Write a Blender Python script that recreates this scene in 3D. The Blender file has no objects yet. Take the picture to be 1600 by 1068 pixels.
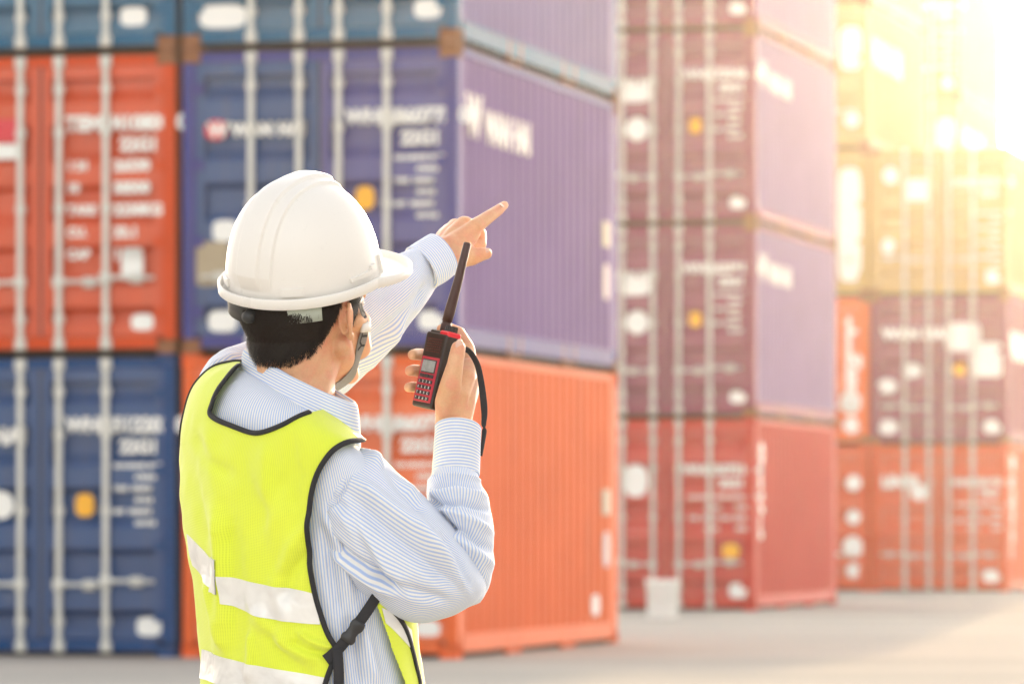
import bpy, bmesh, math, random
import numpy as np
from mathutils import Vector, Matrix, Quaternion

R_ = math.radians
scene = bpy.context.scene
COL = scene.collection

# ------------------------------------------------------------------ camera
FPX = 7700.0            # focal length in photograph pixels (1600 wide): a long telephoto
CAM_H = 1.10
HOR = 825.0             # the horizon's row in the photograph
cam_d = bpy.data.cameras.new('camera')
cam = bpy.data.objects.new('camera', cam_d)
COL.objects.link(cam)
cam.location = (0, 0, CAM_H)
cam.rotation_euler = (R_(90), 0, 0)
cam_d.sensor_width = 36.0
cam_d.lens = FPX / 1600.0 * 36.0
cam_d.shift_y = (HOR - 534.0) / 1600.0
cam_d.clip_start = 0.5
cam_d.clip_end = 6000
cam_d.dof.use_dof = True
cam_d.dof.focus_distance = 7.08
cam_d.dof.aperture_fstop = 9.5
scene.camera = cam

# ------------------------------------------------------------------ light
SUN_AZ = R_(8.0)        # right of the viewing direction
SUN_EL = R_(9.0)
world = bpy.data.worlds.new('World')
scene.world = world
world.use_nodes = True
wn, wl = world.node_tree.nodes, world.node_tree.links
wn.clear()
w_out = wn.new('ShaderNodeOutputWorld')
w_bg = wn.new('ShaderNodeBackground')
w_sky = wn.new('ShaderNodeTexSky')
w_sky.sky_type = 'NISHITA'
w_sky.sun_disc = False
w_sky.sun_elevation = SUN_EL
w_sky.sun_rotation = SUN_AZ
w_sky.altitude = 0
w_sky.air_density = 1.0
w_sky.dust_density = 3.0
w_sky.ozone_density = 1.0
w_hsv = wn.new('ShaderNodeHueSaturation')      # milky, hazy sky
w_hsv.inputs['Saturation'].default_value = 0.30
w_bg.inputs['Strength'].default_value = 0.15
wl.new(w_sky.outputs[0], w_hsv.inputs['Color'])
w_tint = wn.new('ShaderNodeMix')               # golden, dusty air
w_tint.data_type = 'RGBA'; w_tint.blend_type = 'MULTIPLY'
w_tint.inputs[0].default_value = 1.0
w_tint.inputs[7].default_value = (1.06, 0.98, 0.91, 1)
wl.new(w_hsv.outputs[0], w_tint.inputs[6])
wl.new(w_tint.outputs[2], w_bg.inputs['Color'])
wl.new(w_bg.outputs[0], w_out.inputs['Surface'])

sun_dir = Vector((math.sin(SUN_AZ) * math.cos(SUN_EL), math.cos(SUN_AZ) * math.cos(SUN_EL), math.sin(SUN_EL)))
sun_d = bpy.data.lights.new('sun', 'SUN')
sun_d.energy = 2.0
sun_d.angle = R_(0.53)
sun_d.color = (1.0, 0.68, 0.36)
sun = bpy.data.objects.new('sun', sun_d)
COL.objects.link(sun)
sun.location = sun_dir * 60
sun.rotation_euler = sun_dir.to_track_quat('Z', 'Y').to_euler()

vs = scene.view_settings
vs.view_transform = 'Standard'
vs.look = 'None'
vs.gamma = 1.0
vs.use_curve_mapping = False
vs.exposure = 2.25
scene.render.engine = 'CYCLES'
scene.cycles.use_denoising = True
scene.cycles.max_bounces = 4
scene.cycles.volume_bounces = 0
scene.cycles.caustics_reflective = False
scene.cycles.caustics_refractive = False
HAZE_DENSITY = 0.00015
HAZE_G = 0.91

# ------------------------------------------------------------------ helpers
def srgb(r, g, b):
    f = lambda c: (c / 255 / 12.92) if c / 255 <= 0.04045 else ((c / 255 + 0.055) / 1.055) ** 2.4
    return (f(r), f(g), f(b))

def at(px, py, depth):
    """world point seen at photograph pixel (px, py) at this distance along the view"""
    return Vector(((px - 800.0) / FPX * depth, depth, CAM_H + (HOR - py) / FPX * depth))

def link(o, parent=None):
    COL.objects.link(o)
    if parent is not None:
        o.parent = parent
    return o

def tag(o, label=None, cat=None, group=None, kind=None):
    if label: o['label'] = label
    if cat: o['category'] = cat
    if group: o['group'] = group
    if kind: o['kind'] = kind
    return o

def mesh_obj(name, me, parent=None, mat=None):
    if mat is not None and not me.materials:
        me.materials.append(mat)
    return link(bpy.data.objects.new(name, me), parent)

def empty(name, loc=(0, 0, 0), rz=0.0):
    o = bpy.data.objects.new(name, None)
    o.location = loc
    o.rotation_euler = (0, 0, rz)
    o.empty_display_size = 0.1
    return link(o)

class MB:
    """collects simple shapes into one mesh"""
    def __init__(s):
        s.v, s.f, s.m = [], [], []
    def add(s, vs_, fs, mi=0):
        b = len(s.v)
        s.v += [tuple(p) for p in vs_]
        s.f += [tuple(i + b for i in f) for f in fs]
        s.m += [mi] * len(fs)
        return s
    def box(s, x0, x1, y0, y1, z0, z1, mi=0, c=0.0):
        if c <= 0:
            v = [(x, y, z) for z in (z0, z1) for y in (y0, y1) for x in (x0, x1)]
            return s.add(v, [(0, 2, 3, 1), (4, 5, 7, 6), (0, 1, 5, 4), (2, 6, 7, 3), (0, 4, 6, 2), (1, 3, 7, 5)], mi)
        bm = bmesh.new()
        bmesh.ops.create_cube(bm, size=1.0)
        for q in bm.verts:
            q.co = Vector(((x0 + x1) / 2 + q.co.x * (x1 - x0), (y0 + y1) / 2 + q.co.y * (y1 - y0), (z0 + z1) / 2 + q.co.z * (z1 - z0)))
        bmesh.ops.bevel(bm, geom=bm.edges[:], offset=c, segments=1, affect='EDGES')
        return s.bm(bm, mi)
    def bm(s, bm, mi=0):
        bm.verts.ensure_lookup_table()
        s.add([q.co[:] for q in bm.verts], [[q.index for q in f.verts] for f in bm.faces], mi)
        bm.free()
        return s
    def tube(s, pts, r, n=10, mi=0, caps=True):
        pts = [Vector(p) for p in pts]
        rs = r if isinstance(r, (list, tuple)) else [r] * len(pts)
        t0 = (pts[1] - pts[0]).normalized()
        up = Vector((0, 0, 1)) if abs(t0.z) < 0.9 else Vector((1, 0, 0))
        a = t0.cross(up).normalized()
        vs_, fs = [], []
        for i, p in enumerate(pts):
            t = (pts[min(i + 1, len(pts) - 1)] - pts[max(i - 1, 0)]).normalized()
            a = (a - t * a.dot(t)).normalized()
            b = t.cross(a)
            for k in range(n):
                w = 2 * math.pi * k / n
                vs_.append(p + (a * math.cos(w) + b * math.sin(w)) * rs[i])
        for i in range(len(pts) - 1):
            for k in range(n):
                k2 = (k + 1) % n
                fs.append((i * n + k, i * n + k2, (i + 1) * n + k2, (i + 1) * n + k))
        if caps:
            fs.append(tuple(reversed(range(n))))
            fs.append(tuple(range((len(pts) - 1) * n, len(pts) * n)))
        return s.add(vs_, fs, mi)
    def mesh(s, name, mats=(), smooth=False):
        me = bpy.data.meshes.new(name)
        me.from_pydata(s.v, [], s.f)
        for m in mats: me.materials.append(m)
        if s.f:
            me.polygons.foreach_set('material_index', s.m)
            if smooth: me.polygons.foreach_set('use_smooth', [True] * len(s.f))
        me.update()
        return me

def node_mat(name):
    m = bpy.data.materials.new(name)
    m.use_nodes = True
    nt = m.node_tree
    return m, nt.nodes, nt.links, nt.nodes['Principled BSDF']

def noise(n, l, coord, scale, detail=4.0, rough=0.55, dist=0.0):
    t = n.new('ShaderNodeTexNoise')
    t.inputs['Scale'].default_value = scale
    t.inputs['Detail'].default_value = detail
    t.inputs['Roughness'].default_value = rough
    t.inputs['Distortion'].default_value = dist
    if coord is not None: l.new(coord, t.inputs['Vector'])
    return t

def ramp(n, l, fac, stops, interp='LINEAR'):
    r = n.new('ShaderNodeValToRGB')
    r.color_ramp.interpolation = interp
    e = r.color_ramp.elements
    while len(e) > 1: e.remove(e[-1])
    e[0].position, e[0].color = stops[0][0], (*stops[0][1], 1) if len(stops[0][1]) == 3 else stops[0][1]
    for p, c in stops[1:]:
        q = e.new(p)
        q.color = (*c, 1) if len(c) == 3 else c
    l.new(fac, r.inputs[0])
    return r

def mixc(n, l, fac, a, b, mode='MIX'):
    m = n.new('ShaderNodeMix')
    m.data_type = 'RGBA'
    m.blend_type = mode
    for sock, val in ((m.inputs[0], fac), (m.inputs[6], a), (m.inputs[7], b)):
        if hasattr(val, 'is_output'): l.new(val, sock)
        elif isinstance(val, (int, float)): sock.default_value = val
        else: sock.default_value = (*val[:3], 1)
    return m.outputs[2]

def bump(n, l, p, height, strength=0.3, dist=0.01):
    b = n.new('ShaderNodeBump')
    b.inputs['Strength'].default_value = strength
    b.inputs['Distance'].default_value = dist
    l.new(height, b.inputs['Height'])
    l.new(b.outputs[0], p.inputs['Normal'])
    return b

def plain(name, col, rough=0.5, metal=0.0, var=0.12, scale=8.0):
    """painted / moulded surface: base colour with slight uneven tone and gloss"""
    m, n, l, p = node_mat(name)
    tc = n.new('ShaderNodeTexCoord')
    t = noise(n, l, tc.outputs['Object'], scale, 5)
    c = mixc(n, l, t.outputs[0], [x * (1 - var) for x in col], [min(1, x * (1 + var)) for x in col])
    l.new(c, p.inputs['Base Color'])
    p.inputs['Roughness'].default_value = rough
    p.inputs['Metallic'].default_value = metal
    return m

_txt = {}
def text_mesh(s, size, align='LEFT', bold=0.0):
    key = (s, size, align, bold)
    if key not in _txt:
        c = bpy.data.curves.new('lettering', 'FONT')
        c.body = s
        c.size = size
        c.align_x = align
        c.resolution_u = 3
        c.offset = bold
        c.space_line = 1.0
        o = bpy.data.objects.new('lettering', c)
        COL.objects.link(o)
        bpy.context.view_layer.update()
        me = bpy.data.meshes.new_from_object(o.evaluated_get(bpy.context.evaluated_depsgraph_get()))
        bpy.data.objects.remove(o)
        bpy.data.curves.remove(c)
        _txt[key] = me
    return _txt[key].copy()

# ------------------------------------------------------------------ ground
def ground_mat():
    m, n, l, p = node_mat('concrete_yard')
    tc = n.new('ShaderNodeTexCoord')
    big = noise(n, l, tc.outputs['Object'], 0.11, 5, 0.6)
    mp = n.new('ShaderNodeMapping'); mp.inputs['Scale'].default_value = (0.05, 0.4, 1)
    l.new(tc.outputs['Object'], mp.inputs['Vector'])
    streak = noise(n, l, mp.outputs[0], 1.0, 6, 0.6)
    fine = noise(n, l, tc.outputs['Object'], 30, 6, 0.7)
    c1 = ramp(n, l, big.outputs[0], [(0.3, (0.36, 0.345, 0.325)), (0.7, (0.50, 0.48, 0.44))])
    c2 = ramp(n, l, streak.outputs[0], [(0.35, (0.33, 0.32, 0.305)), (0.65, (0.56, 0.53, 0.48))])
    c = mixc(n, l, 0.5, c1.outputs[0], c2.outputs[0])
    c = mixc(n, l, 0.35, c, ramp(n, l, fine.outputs[0], [(0.3, (0.26, 0.26, 0.25)), (0.7, (0.55, 0.54, 0.50))]).outputs[0])
    l.new(c, p.inputs['Base Color'])
    p.inputs['Roughness'].default_value = 0.95
    p.inputs['Specular IOR Level'].default_value = 0.0
    bump(n, l, p, fine.outputs[0], 0.3, 0.01)
    return m
g = MB().add([(-600, -600, 0), (600, -600, 0), (600, 600, 0), (-600, 600, 0)], [(0, 1, 2, 3)])
tag(mesh_obj('ground', g.mesh('ground', [ground_mat()])), 'pale grey concrete yard surface under the container stacks', kind='structure')

# ------------------------------------------------------------------ containers
CW, CL, CH = 2.438, 6.058, 2.591
YAW = R_(14.1)

def steel_mat(name, col):
    m, n, l, p = node_mat(name)
    tc = n.new('ShaderNodeTexCoord')
    fade = noise(n, l, tc.outputs['Object'], 0.9, 5, 0.6)
    mp = n.new('ShaderNodeMapping'); mp.inputs['Scale'].default_value = (9, 9, 0.6)
    l.new(tc.outputs['Object'], mp.inputs['Vector'])
    runs = noise(n, l, mp.outputs[0], 1.0, 5, 0.65)
    spots = noise(n, l, tc.outputs['Object'], 3.3, 8, 0.7, 0.6)
    c = mixc(n, l, fade.outputs[0], [x * 0.80 for x in col], [min(1, x * 1.18 + 0.006) for x in col])
    dirt = ramp(n, l, runs.outputs[0], [(0.55, (0, 0, 0)), (0.8, (0.3, 0.3, 0.3))])
    c = mixc(n, l, dirt.outputs[0], c, (0.16, 0.13, 0.10))
    rust = ramp(n, l, spots.outputs[0], [(0.68, (0, 0, 0)), (0.75, (0.75, 0.75, 0.75))])
    c = mixc(n, l, rust.outputs[0], c, (0.16, 0.06, 0.025))
    l.new(c, p.inputs['Base Color'])
    p.inputs['Roughness'].default_value = 0.62
    p.inputs['Specular IOR Level'].default_value = 0.12
    bump(n, l, p, spots.outputs[0], 0.15, 0.01)
    return m

M_GALV = plain('galvanised_steel', (0.62, 0.62, 0.58), 0.42, 0.25, 0.2, 14)
M_GASKET = plain('rubber_gasket', (0.05, 0.05, 0.055), 0.7)
M_MARK = plain('white_marking_paint', (0.80, 0.80, 0.77), 0.55, 0, 0.06, 5)
M_RUST = plain('rusty_casting', (0.24, 0.10, 0.045), 0.75, 0, 0.45, 7)
M_FADED = plain('weathered_white_marking', (0.62, 0.58, 0.58), 0.6, 0, 0.2, 5)
M_WORN = plain('worn_label', (0.50, 0.40, 0.42), 0.6, 0, 0.2, 5)
M_YELLOW = plain('yellow_warning_film', (0.85, 0.42, 0.02), 0.45)
M_RED = plain('red_emblem_paint', (0.62, 0.03, 0.05), 0.5)
M_TAN = plain('tan_plate', (0.38, 0.31, 0.21), 0.6)
M_WOOD = plain('underside_timber_and_light_block', (0.07, 0.055, 0.045), 0.8)

def wave(n, pitch, depth, length, lead=0.0):
    """trapezoid corrugation profile: list of (s, d) over the length, d = 0 (proud) .. depth (recessed)"""
    pts = [(0.0, 0.0)]
    s = lead
    fl, sl = pitch * 0.26, pitch * 0.24
    while s + pitch <= length - lead * 0.5 + 1e-6:
        pts += [(s + fl, 0.0), (s + fl + sl, depth), (s + 2 * fl + sl, depth), (s + 2 * fl + 2 * sl, 0.0)]
        s += pitch
    pts.append((length, 0.0))
    return pts

_cm = {}
def cmesh(key, mat, build):
    k = (key, mat.name)
    if k not in _cm:
        b = build()
        _cm[k] = b.mesh(key, [mat])
    return _cm[k]

def b_frame():
    b = MB(); h = CW / 2
    for sx in (-1, 1):
        x0, x1 = sorted((sx * (h - 0.115), sx * (h - 0.004)))
        b.box(x0, x1, 0.006, 0.13, 0.118, CH - 0.118, c=0.008)          # front posts
        b.box(x0, x1, CL - 0.13, CL - 0.006, 0.118, CH - 0.118, c=0.008)
        x0, x1 = sorted((sx * (h - 0.06), sx * (h - 0.003)))
        b.box(x0, x1, 0.178, CL - 0.178, CH - 0.085, CH - 0.02, c=0.006)  # top side rails
        x0, x1 = sorted((sx * (h - 0.05), sx * (h - 0.003)))
        b.box(x0, x1, 0.178, CL - 0.178, 0.05, 0.205, c=0.006)          # bottom side rails
    for y0, y1 in ((0.008, 0.13), (CL - 0.13, CL - 0.008)):
        b.box(-h + 0.162, h - 0.162, y0, y1, CH - 0.118, CH - 0.035, c=0.008)
        b.box(-h + 0.162, h - 0.162, y0, y1, 0.045, 0.15, c=0.008)
    return b
def b_casting():
    bm = bmesh.new()
    bmesh.ops.create_cube(bm, size=1.0)
    for q in bm.verts:
        q.co = Vector((q.co.x * 0.162, q.co.y * 0.178, q.co.z * 0.118))
    for f in list(bm.faces):
        r = bmesh.ops.inset_region(bm, faces=[f], thickness=0.032)
        bmesh.ops.translate(bm, verts=f.verts[:], vec=-f.normal * 0.03)
    return MB().bm(bm)
def b_side(sx):
    L = CL - 0.26
    prof = wave(0, 0.278, 0.036, L, 0.05)
    x = sx * (CW / 2 - 0.006)
    b = MB(); v = []
    z0, z1 = 0.2, CH - 0.08
    for s_, d in prof:
        v += [(x - sx * d, 0.13 + s_, z0), (x - sx * d, 0.13 + s_, z1)]
    f = []
    for i in range(len(prof) - 1):
        q = (2 * i, 2 * i + 2, 2 * i + 3, 2 * i + 1)
        f.append(q if sx > 0 else q[::-1])
    return b.add(v, f)
def b_roof():
    L = CL - 0.26
    prof = wave(0, 0.209, 0.02, L, 0.1)
    v, f = [], []
    for s_, d in prof:
        v += [(-CW / 2 + 0.06, 0.13 + s_, CH - 0.03 - d), (CW / 2 - 0.06, 0.13 + s_, CH - 0.03 - d)]
    for i in range(len(prof) - 1):
        f.append((2 * i, 2 * i + 1, 2 * i + 3, 2 * i + 2))
    return MB().add(v, f)
def b_back():
    W = CW - 0.23
    prof = wave(0, 0.25, 0.04, W, 0.05)
    v, f = [], []
    for s_, d in prof:
        v += [(-W / 2 + s_, CL - 0.03 - d, 0.15), (-W / 2 + s_, CL - 0.03 - d, CH - 0.115)]
    for i in range(len(prof) - 1):
        f.append((2 * i, 2 * i + 1, 2 * i + 3, 2 * i + 2))
    return MB().add(v, f)
def b_floor():
    b = MB()
    b.box(-CW / 2 + 0.06, CW / 2 - 0.06, 0.14, CL - 0.14, 0.12, 0.16)
    b.box(-CW / 2 + 0.08, CW / 2 - 0.08, 0.16, CL - 0.16, 0.012, 0.119)  # added solid block that stops light leaking through the tier gap
    for k in range(17):
        y = 0.35 + k * 0.335
        b.box(-CW / 2 + 0.06, CW / 2 - 0.06, y, y + 0.045, 0.03, 0.1175)
    return b
def b_pocket(sx):
    x = sx * (CW / 2 - 0.028)
    b = MB()
    b.box(x - 0.027, x + 0.027, -0.235, -0.18, 0.0, 0.20, c=0.004)
    b.box(x - 0.027, x + 0.027, 0.18, 0.235, 0.0, 0.20, c=0.004)
    b.box(x - 0.0265, x + 0.0265, -0.18, 0.18, 0.004, 0.022)
    b.box(x - 0.02, x - 0.012, -0.18, 0.18, 0.022, 0.13)
    return b
DOOR_Z0, DOOR_Z1 = 0.155, CH - 0.12
DOOR_X0, DOOR_X1 = 0.012, CW / 2 - 0.118
def b_door(sx):
    """one leaf: raised rim and five horizontal swages"""
    H = DOOR_Z1 - DOOR_Z0
    rim = 0.075
    a, bb = sorted((sx * DOOR_X0, sx * DOOR_X1))
    m = MB()
    m.box(a, a + rim, 0.018, 0.104, DOOR_Z0, DOOR_Z1, c=0.006)
    m.box(bb - rim, bb, 0.018, 0.104, DOOR_Z0, DOOR_Z1, c=0.006)
    m.box(a + rim, bb - rim, 0.020, 0.104, DOOR_Z0, DOOR_Z0 + 0.11, c=0.004)
    m.box(a + rim, bb - rim, 0.020, 0.104, DOOR_Z1 - 0.11, DOOR_Z1, c=0.004)
    z0, z1 = DOOR_Z0 + 0.11, DOOR_Z1 - 0.11
    n = 4
    pitch = (z1 - z0) / n
    prof = [(z0, 0.100)]
    for k in range(n):
        q = z0 + k * pitch
        prof += [(q + 0.16 * pitch, 0.100), (q + 0.27 * pitch, 0.024), (q + 0.60 * pitch, 0.024), (q + 0.80 * pitch, 0.100)]
    prof.append((z1, 0.100))
    v, f = [], []
    for z, y in prof:
        v += [(a + rim, y, z), (bb - rim, y, z)]
    for i in range(len(prof) - 1):
        f.append((2 * i, 2 * i + 1, 2 * i + 3, 2 * i + 2))
    return m.add(v, f)
def b_rod():
    b = MB()
    b.tube([(0, -0.012, 0.06), (0, -0.012, CH - 0.055)], 0.030, 10)
    for z in (0.085, CH - 0.085):                                   # cam ends in their keepers
        b.box(-0.05, 0.05, -0.03, 0.012, z - 0.05, z + 0.05, c=0.01)
        b.box(-0.032, 0.032, -0.05, -0.028, z - 0.03, z + 0.03, c=0.008)
    for z in (0.30, 0.62, 1.25, 1.9, CH - 0.32):                     # guide brackets
        b.box(-0.045, 0.045, -0.02, 0.019, z - 0.035, z + 0.035, c=0.008)
    return b
def b_handle():
    b = MB()
    b.box(-0.05, 0.05, -0.05, -0.013, -0.05, 0.05, c=0.012)
    b.tube([(0, -0.045, 0), (0.2, -0.05, 0.0), (0.44, -0.042, -0.005)], [0.022, 0.017, 0.017], 8)
    b.box(0.22, 0.33, -0.03, 0.018, -0.05, 0.04, c=0.008)
    return b
def b_hinge():
    b = MB()
    b.box(-0.05, 0.035, -0.004, 0.018, -0.045, 0.045, c=0.006)
    b.tube([(0.04, -0.004, -0.07), (0.04, -0.004, 0.07)], 0.018, 8)
    return b

def decal(name, verts_faces, mat, parent, loc, rot=(0, 0, 0)):
    me = bpy.data.meshes.new(name)
    me.from_pydata(verts_faces[0], [], verts_faces[1])
    me.materials.append(mat)
    o = mesh_obj(name, me, parent)
    o.location, o.rotation_euler = loc, rot
    return o
def quad(w, h):
    return ([(-w / 2, 0, -h / 2), (w / 2, 0, -h / 2), (w / 2, 0, h / 2), (-w / 2, 0, h / 2)], [(0, 1, 2, 3)])
def disc(r, n=20):
    return ([(r * math.cos(2 * math.pi * k / n), 0, r * math.sin(2 * math.pi * k / n)) for k in range(n)], [tuple(range(n))])
def blob(w, h, n=24, p=3.5):
    v = []
    for k in range(n):
        t = 2 * math.pi * k / n
        c, s = math.cos(t), math.sin(t)
        v.append((w / 2 * math.copysign(abs(c) ** (2 / p), c), 0, h / 2 * math.copysign(abs(s) ** (2 / p), s)))
    return (v, [tuple(range(n))])
FACE_Y = 0.0165
def letters(s, size, parent, x, z, mat=M_MARK, side=False, bold=0.006, yy=None, align='LEFT'):
    if ' ' in s:                                                   # one piece of lettering for each word
        for w in s.split(' '):
            if w:
                me = text_mesh(w, size, align, bold)
                letters(w, size, parent, x, z, mat, side, bold, yy, align)
                x += max(v.co.x for v in me.vertices)
                bpy.data.meshes.remove(me)
            x += size * 0.33
        return
    me = text_mesh(s, size, align, bold)
    me.materials.clear(); me.materials.append(mat)
    o = mesh_obj('lettering', me, parent)
    if side:
        o.location = (CW / 2 + 0.002, x, z); o.rotation_euler = (R_(90), 0, R_(90))
    else:
        o.location = (x, FACE_Y if yy is None else yy, z); o.rotation_euler = (R_(90), 0, 0)
    return o

_gl = {}
def glossy(m):
    """door leaves keep more of their enamel gloss than walls and frames"""
    if m.name not in _gl:
        q = m.copy(); q.name = m.name + '_enamel'
        p = q.node_tree.nodes['Principled BSDF']
        p.inputs['Roughness'].default_value = 0.30
        p.inputs['Specular IOR Level'].default_value = 0.55
        _gl[m.name] = q
    return _gl[m.name]

GROUP_C = 'stacked shipping containers'
def container(label, mat, x, y, z, marks=None, yaw=YAW, gmat=None, side=None, left_door=None):
    """door end faces the camera; (x, y) is the front right bottom corner"""
    c = empty('shipping_container')
    c.rotation_euler = (0, 0, -yaw)
    u = Vector((math.cos(yaw), -math.sin(yaw), 0))
    c.location = Vector((x, y, z)) - u * (CW / 2)
    tag(c, label, 'container', GROUP_C)
    mesh_obj('frame', cmesh('frame', mat, b_frame), c)
    for sx in (-1, 1):
        for yy in (0.089, CL - 0.089):
            for zz in (0.059, CH - 0.059):
                o = mesh_obj('corner_casting', cmesh('corner_casting', mat if z < 1 else M_RUST, b_casting), c)
                o.location = (sx * (CW / 2 - 0.081), yy, zz)
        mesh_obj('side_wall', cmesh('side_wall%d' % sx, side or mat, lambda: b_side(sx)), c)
        for yy in (2.0, 4.06):
            o = mesh_obj('forklift_pocket', cmesh('forklift_pocket%d' % sx, mat if z < 1 else M_RUST, lambda: b_pocket(sx)), c)
            o.location = (0, yy, 0)
    mesh_obj('roof', cmesh('roof', mat, b_roof), c)
    mesh_obj('end_wall', cmesh('end_wall', mat, b_back), c)
    mesh_obj('underside', cmesh('underside', M_WOOD, b_floor), c)
    doors = {}
    for sx in (-1, 1):
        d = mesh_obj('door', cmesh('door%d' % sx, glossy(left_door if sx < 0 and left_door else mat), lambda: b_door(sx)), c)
        doors[sx] = d
        for k, xx in enumerate((0.175, 0.60)):
            mesh_obj('locking_rod', cmesh('locking_rod', gmat or M_GALV, b_rod), d).location = (sx * xx, 0, 0)
            h = mesh_obj('handle', cmesh('handle', gmat or M_GALV, b_handle), d)
            h.location = (sx * xx, 0, 0.62 + 0.03 * k)
            if sx < 0: h.scale = (-1, 1, 1)
        for zz in (0.35, 0.95, 1.6, 2.25):
            h = mesh_obj('hinge', cmesh('hinge', mat, b_hinge), d)
            h.location = (sx * (DOOR_X1 - 0.02), 0, zz)
            if sx < 0: h.scale = (-1, 1, 1)
        gk = MB().box(*sorted((sx * 0.001, sx * 0.0115)), 0.03, 0.06, DOOR_Z0, DOOR_Z1).box(*sorted((sx * (DOOR_X1 + 0.001), sx * (CW / 2 - 0.1155))), 0.03, 0.06, DOOR_Z0, DOOR_Z1)
        mesh_obj('gasket', cmesh('gasket%d' % sx, M_GASKET, lambda: gk), d)
    if marks: marks(c, doors)
    return c

def weights(d, x, z, rows=6, s=0.085, gap=0.098):
    for i, r in enumerate(('MAX.GROSS 30480KG', '           67200LB', 'TARE  2220KG', '           4890LB', 'NET  28260KG', '           62310LB', 'CU.CAP. 33.2CBM', '            1172CUF')[:rows]):
        letters(r, s * 0.62, d, x, z - i * gap, bold=0.004)
def number(d, z, pre, num, s=0.17, x0=0.23, x1=0.66):
    letters(pre, s, d, x0, z, bold=0.01)
    letters(num, s, d, x1, z, bold=0.01)
    letters('22G1', s * 0.9, d, x1 + 0.06, z - 0.18, bold=0.009)

_serial = iter(('860775 0', '512203 8', '433917 1', '720465 5', '618842 3', '905126 6', '377501 9'))
def m_blue(c, d, side=True, yellow=True, front_logo=True, w=True):
    r, l_ = d[1], d[-1]
    number(r, 1.93, 'WHLU', next(_serial))
    decal('weight_panel', quad(0.40, 0.40), M_MARK, r, (0.90, 0.0162, 1.43)) if False else weights(r, 0.66, 1.62, 6)
    if yellow:
        decal('warning_sticker', blob(0.17, 0.2, p=3), M_YELLOW, r, (0.40, FACE_Y, 1.30))
    decal('sticker', blob(0.22, 0.16), M_MARK, r, (0.98, FACE_Y, 0.26))
    if front_logo:
        decal('emblem', blob(0.20, 0.17, p=2.5), M_RED, l_, (-0.92, FACE_Y, 1.90))
        letters('W', 0.17, l_, -0.99, 1.84, bold=0.008, yy=FACE_Y - 0.002)
        letters('WAN HAI', 0.145, l_, -0.78, 1.85, bold=0.011)
    if side:
        letters('W', 0.46, c, 0.30, 1.86, M_FADED, side=True, bold=0.03)
        letters('WAN HAI', 0.36, c, 0.92, 1.84, M_FADED, side=True, bold=0.022)

def m_side_tags(c, zz=1.0, lower=True):
    decal('warning_sticker', quad(0.30, 0.24), M_TAN, c, (CW / 2 + 0.002, 5.55, zz + 0.35), (0, 0, R_(90)))
    decal('sticker', blob(0.26, 0.34), M_WORN, c, (CW / 2 + 0.002, 5.55, zz - 0.1), (0, 0, R_(90)))
    if lower:
        decal('sticker', blob(0.34, 0.2), M_FADED, c, (CW / 2 + 0.002, 5.1, 0.38), (0, 0, R_(90)))

BLUE = steel_mat('blue_container_paint', (0.008, 0.060, 0.19))
INDIGO = steel_mat('indigo_flare_tinted_paint', (0.055, 0.062, 0.24))  # blue box with the flare's purple cast mixed into its colour
TEAL = steel_mat('teal_blue_container_paint', (0.014, 0.12, 0.23))
RED = steel_mat('orange_red_container_paint', (0.58, 0.068, 0.015))
ORANGE = steel_mat('orange_container_paint', (0.72, 0.13, 0.035))
CRIMSON = steel_mat('crimson_container_paint', (0.48, 0.024, 0.022))
PURPLE = steel_mat('plum_flare_tinted_paint', (0.22, 0.036, 0.095))  # middle stack's blue boxes, the flare's reddish cast put into the colour
GOLD = steel_mat('ochre_container_paint', (0.48, 0.33, 0.13))
LAVENDER = steel_mat('lavender_flare_cast_wall', (0.27, 0.18, 0.34))  # flare's lilac cast on the blue boxes' sides, put into the colour
SAND = steel_mat('sand_container_paint', (0.50, 0.36, 0.16))
VIOLET = steel_mat('violet_flare_cast_wall', (0.165, 0.10, 0.29))  # flare's pink-purple cast on the indigo box's side, painted in
SLATE = steel_mat('slate_violet_flare_cast_wall', (0.19, 0.16, 0.33))  # flare's violet cast on the teal box's side, painted in

# --- nearest stack, two columns
S1 = (-0.455, 41.5)
ux, uy = math.cos(YAW), -math.sin(YAW)
def marks_orange(c, d):
    number(d[1], 1.93, 'WHLU', '860775 0')
    weights(d[1], 0.66, 1.62, 6)
    decal('sticker', blob(0.22, 0.14), M_MARK, d[1], (0.95, FACE_Y, 0.26))
    m_side_tags(c, 1.0)
def marks_mid(c, d):
    m_blue(c, d)
    m_side_tags(c, 0.95, False)
    l_ = d[-1]
    decal('sticker', blob(0.26, 0.18), M_MARK, l_, (-0.86, FACE_Y, 0.27))
    decal('sticker', blob(0.22, 0.18), M_MARK, l_, (-0.84, FACE_Y, 1.04))
    decal('document_plate', blob(0.3, 0.38, p=8), M_TAN, l_, (-0.95, FACE_Y, 0.76))
def marks_top(c, d):
    decal('sticker', blob(0.42, 0.2), M_MARK, d[-1], (-0.86, FACE_Y, 0.27))
    decal('sticker', blob(0.24, 0.16), M_MARK, d[1], (0.95, FACE_Y, 0.29))
    letters('LINES', 0.5, c, 0.6, 1.6, M_FADED, side=True, bold=0.03)
container('orange shipping container on the ground behind the worker\'s raised radio', ORANGE, *S1, 0.0, marks_orange)
container('flare-tinted indigo blue shipping container on top of the orange one, behind the hard hat', INDIGO, *S1, CH + 0.004, marks_mid, side=VIOLET, left_door=BLUE)  # navy left door beside indigo and violet imitates the flare's colour shift
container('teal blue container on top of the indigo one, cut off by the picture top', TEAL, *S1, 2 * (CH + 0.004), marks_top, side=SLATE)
S1L = (S1[0] - ux * 2.50, S1[1] - uy * 2.50)
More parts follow.
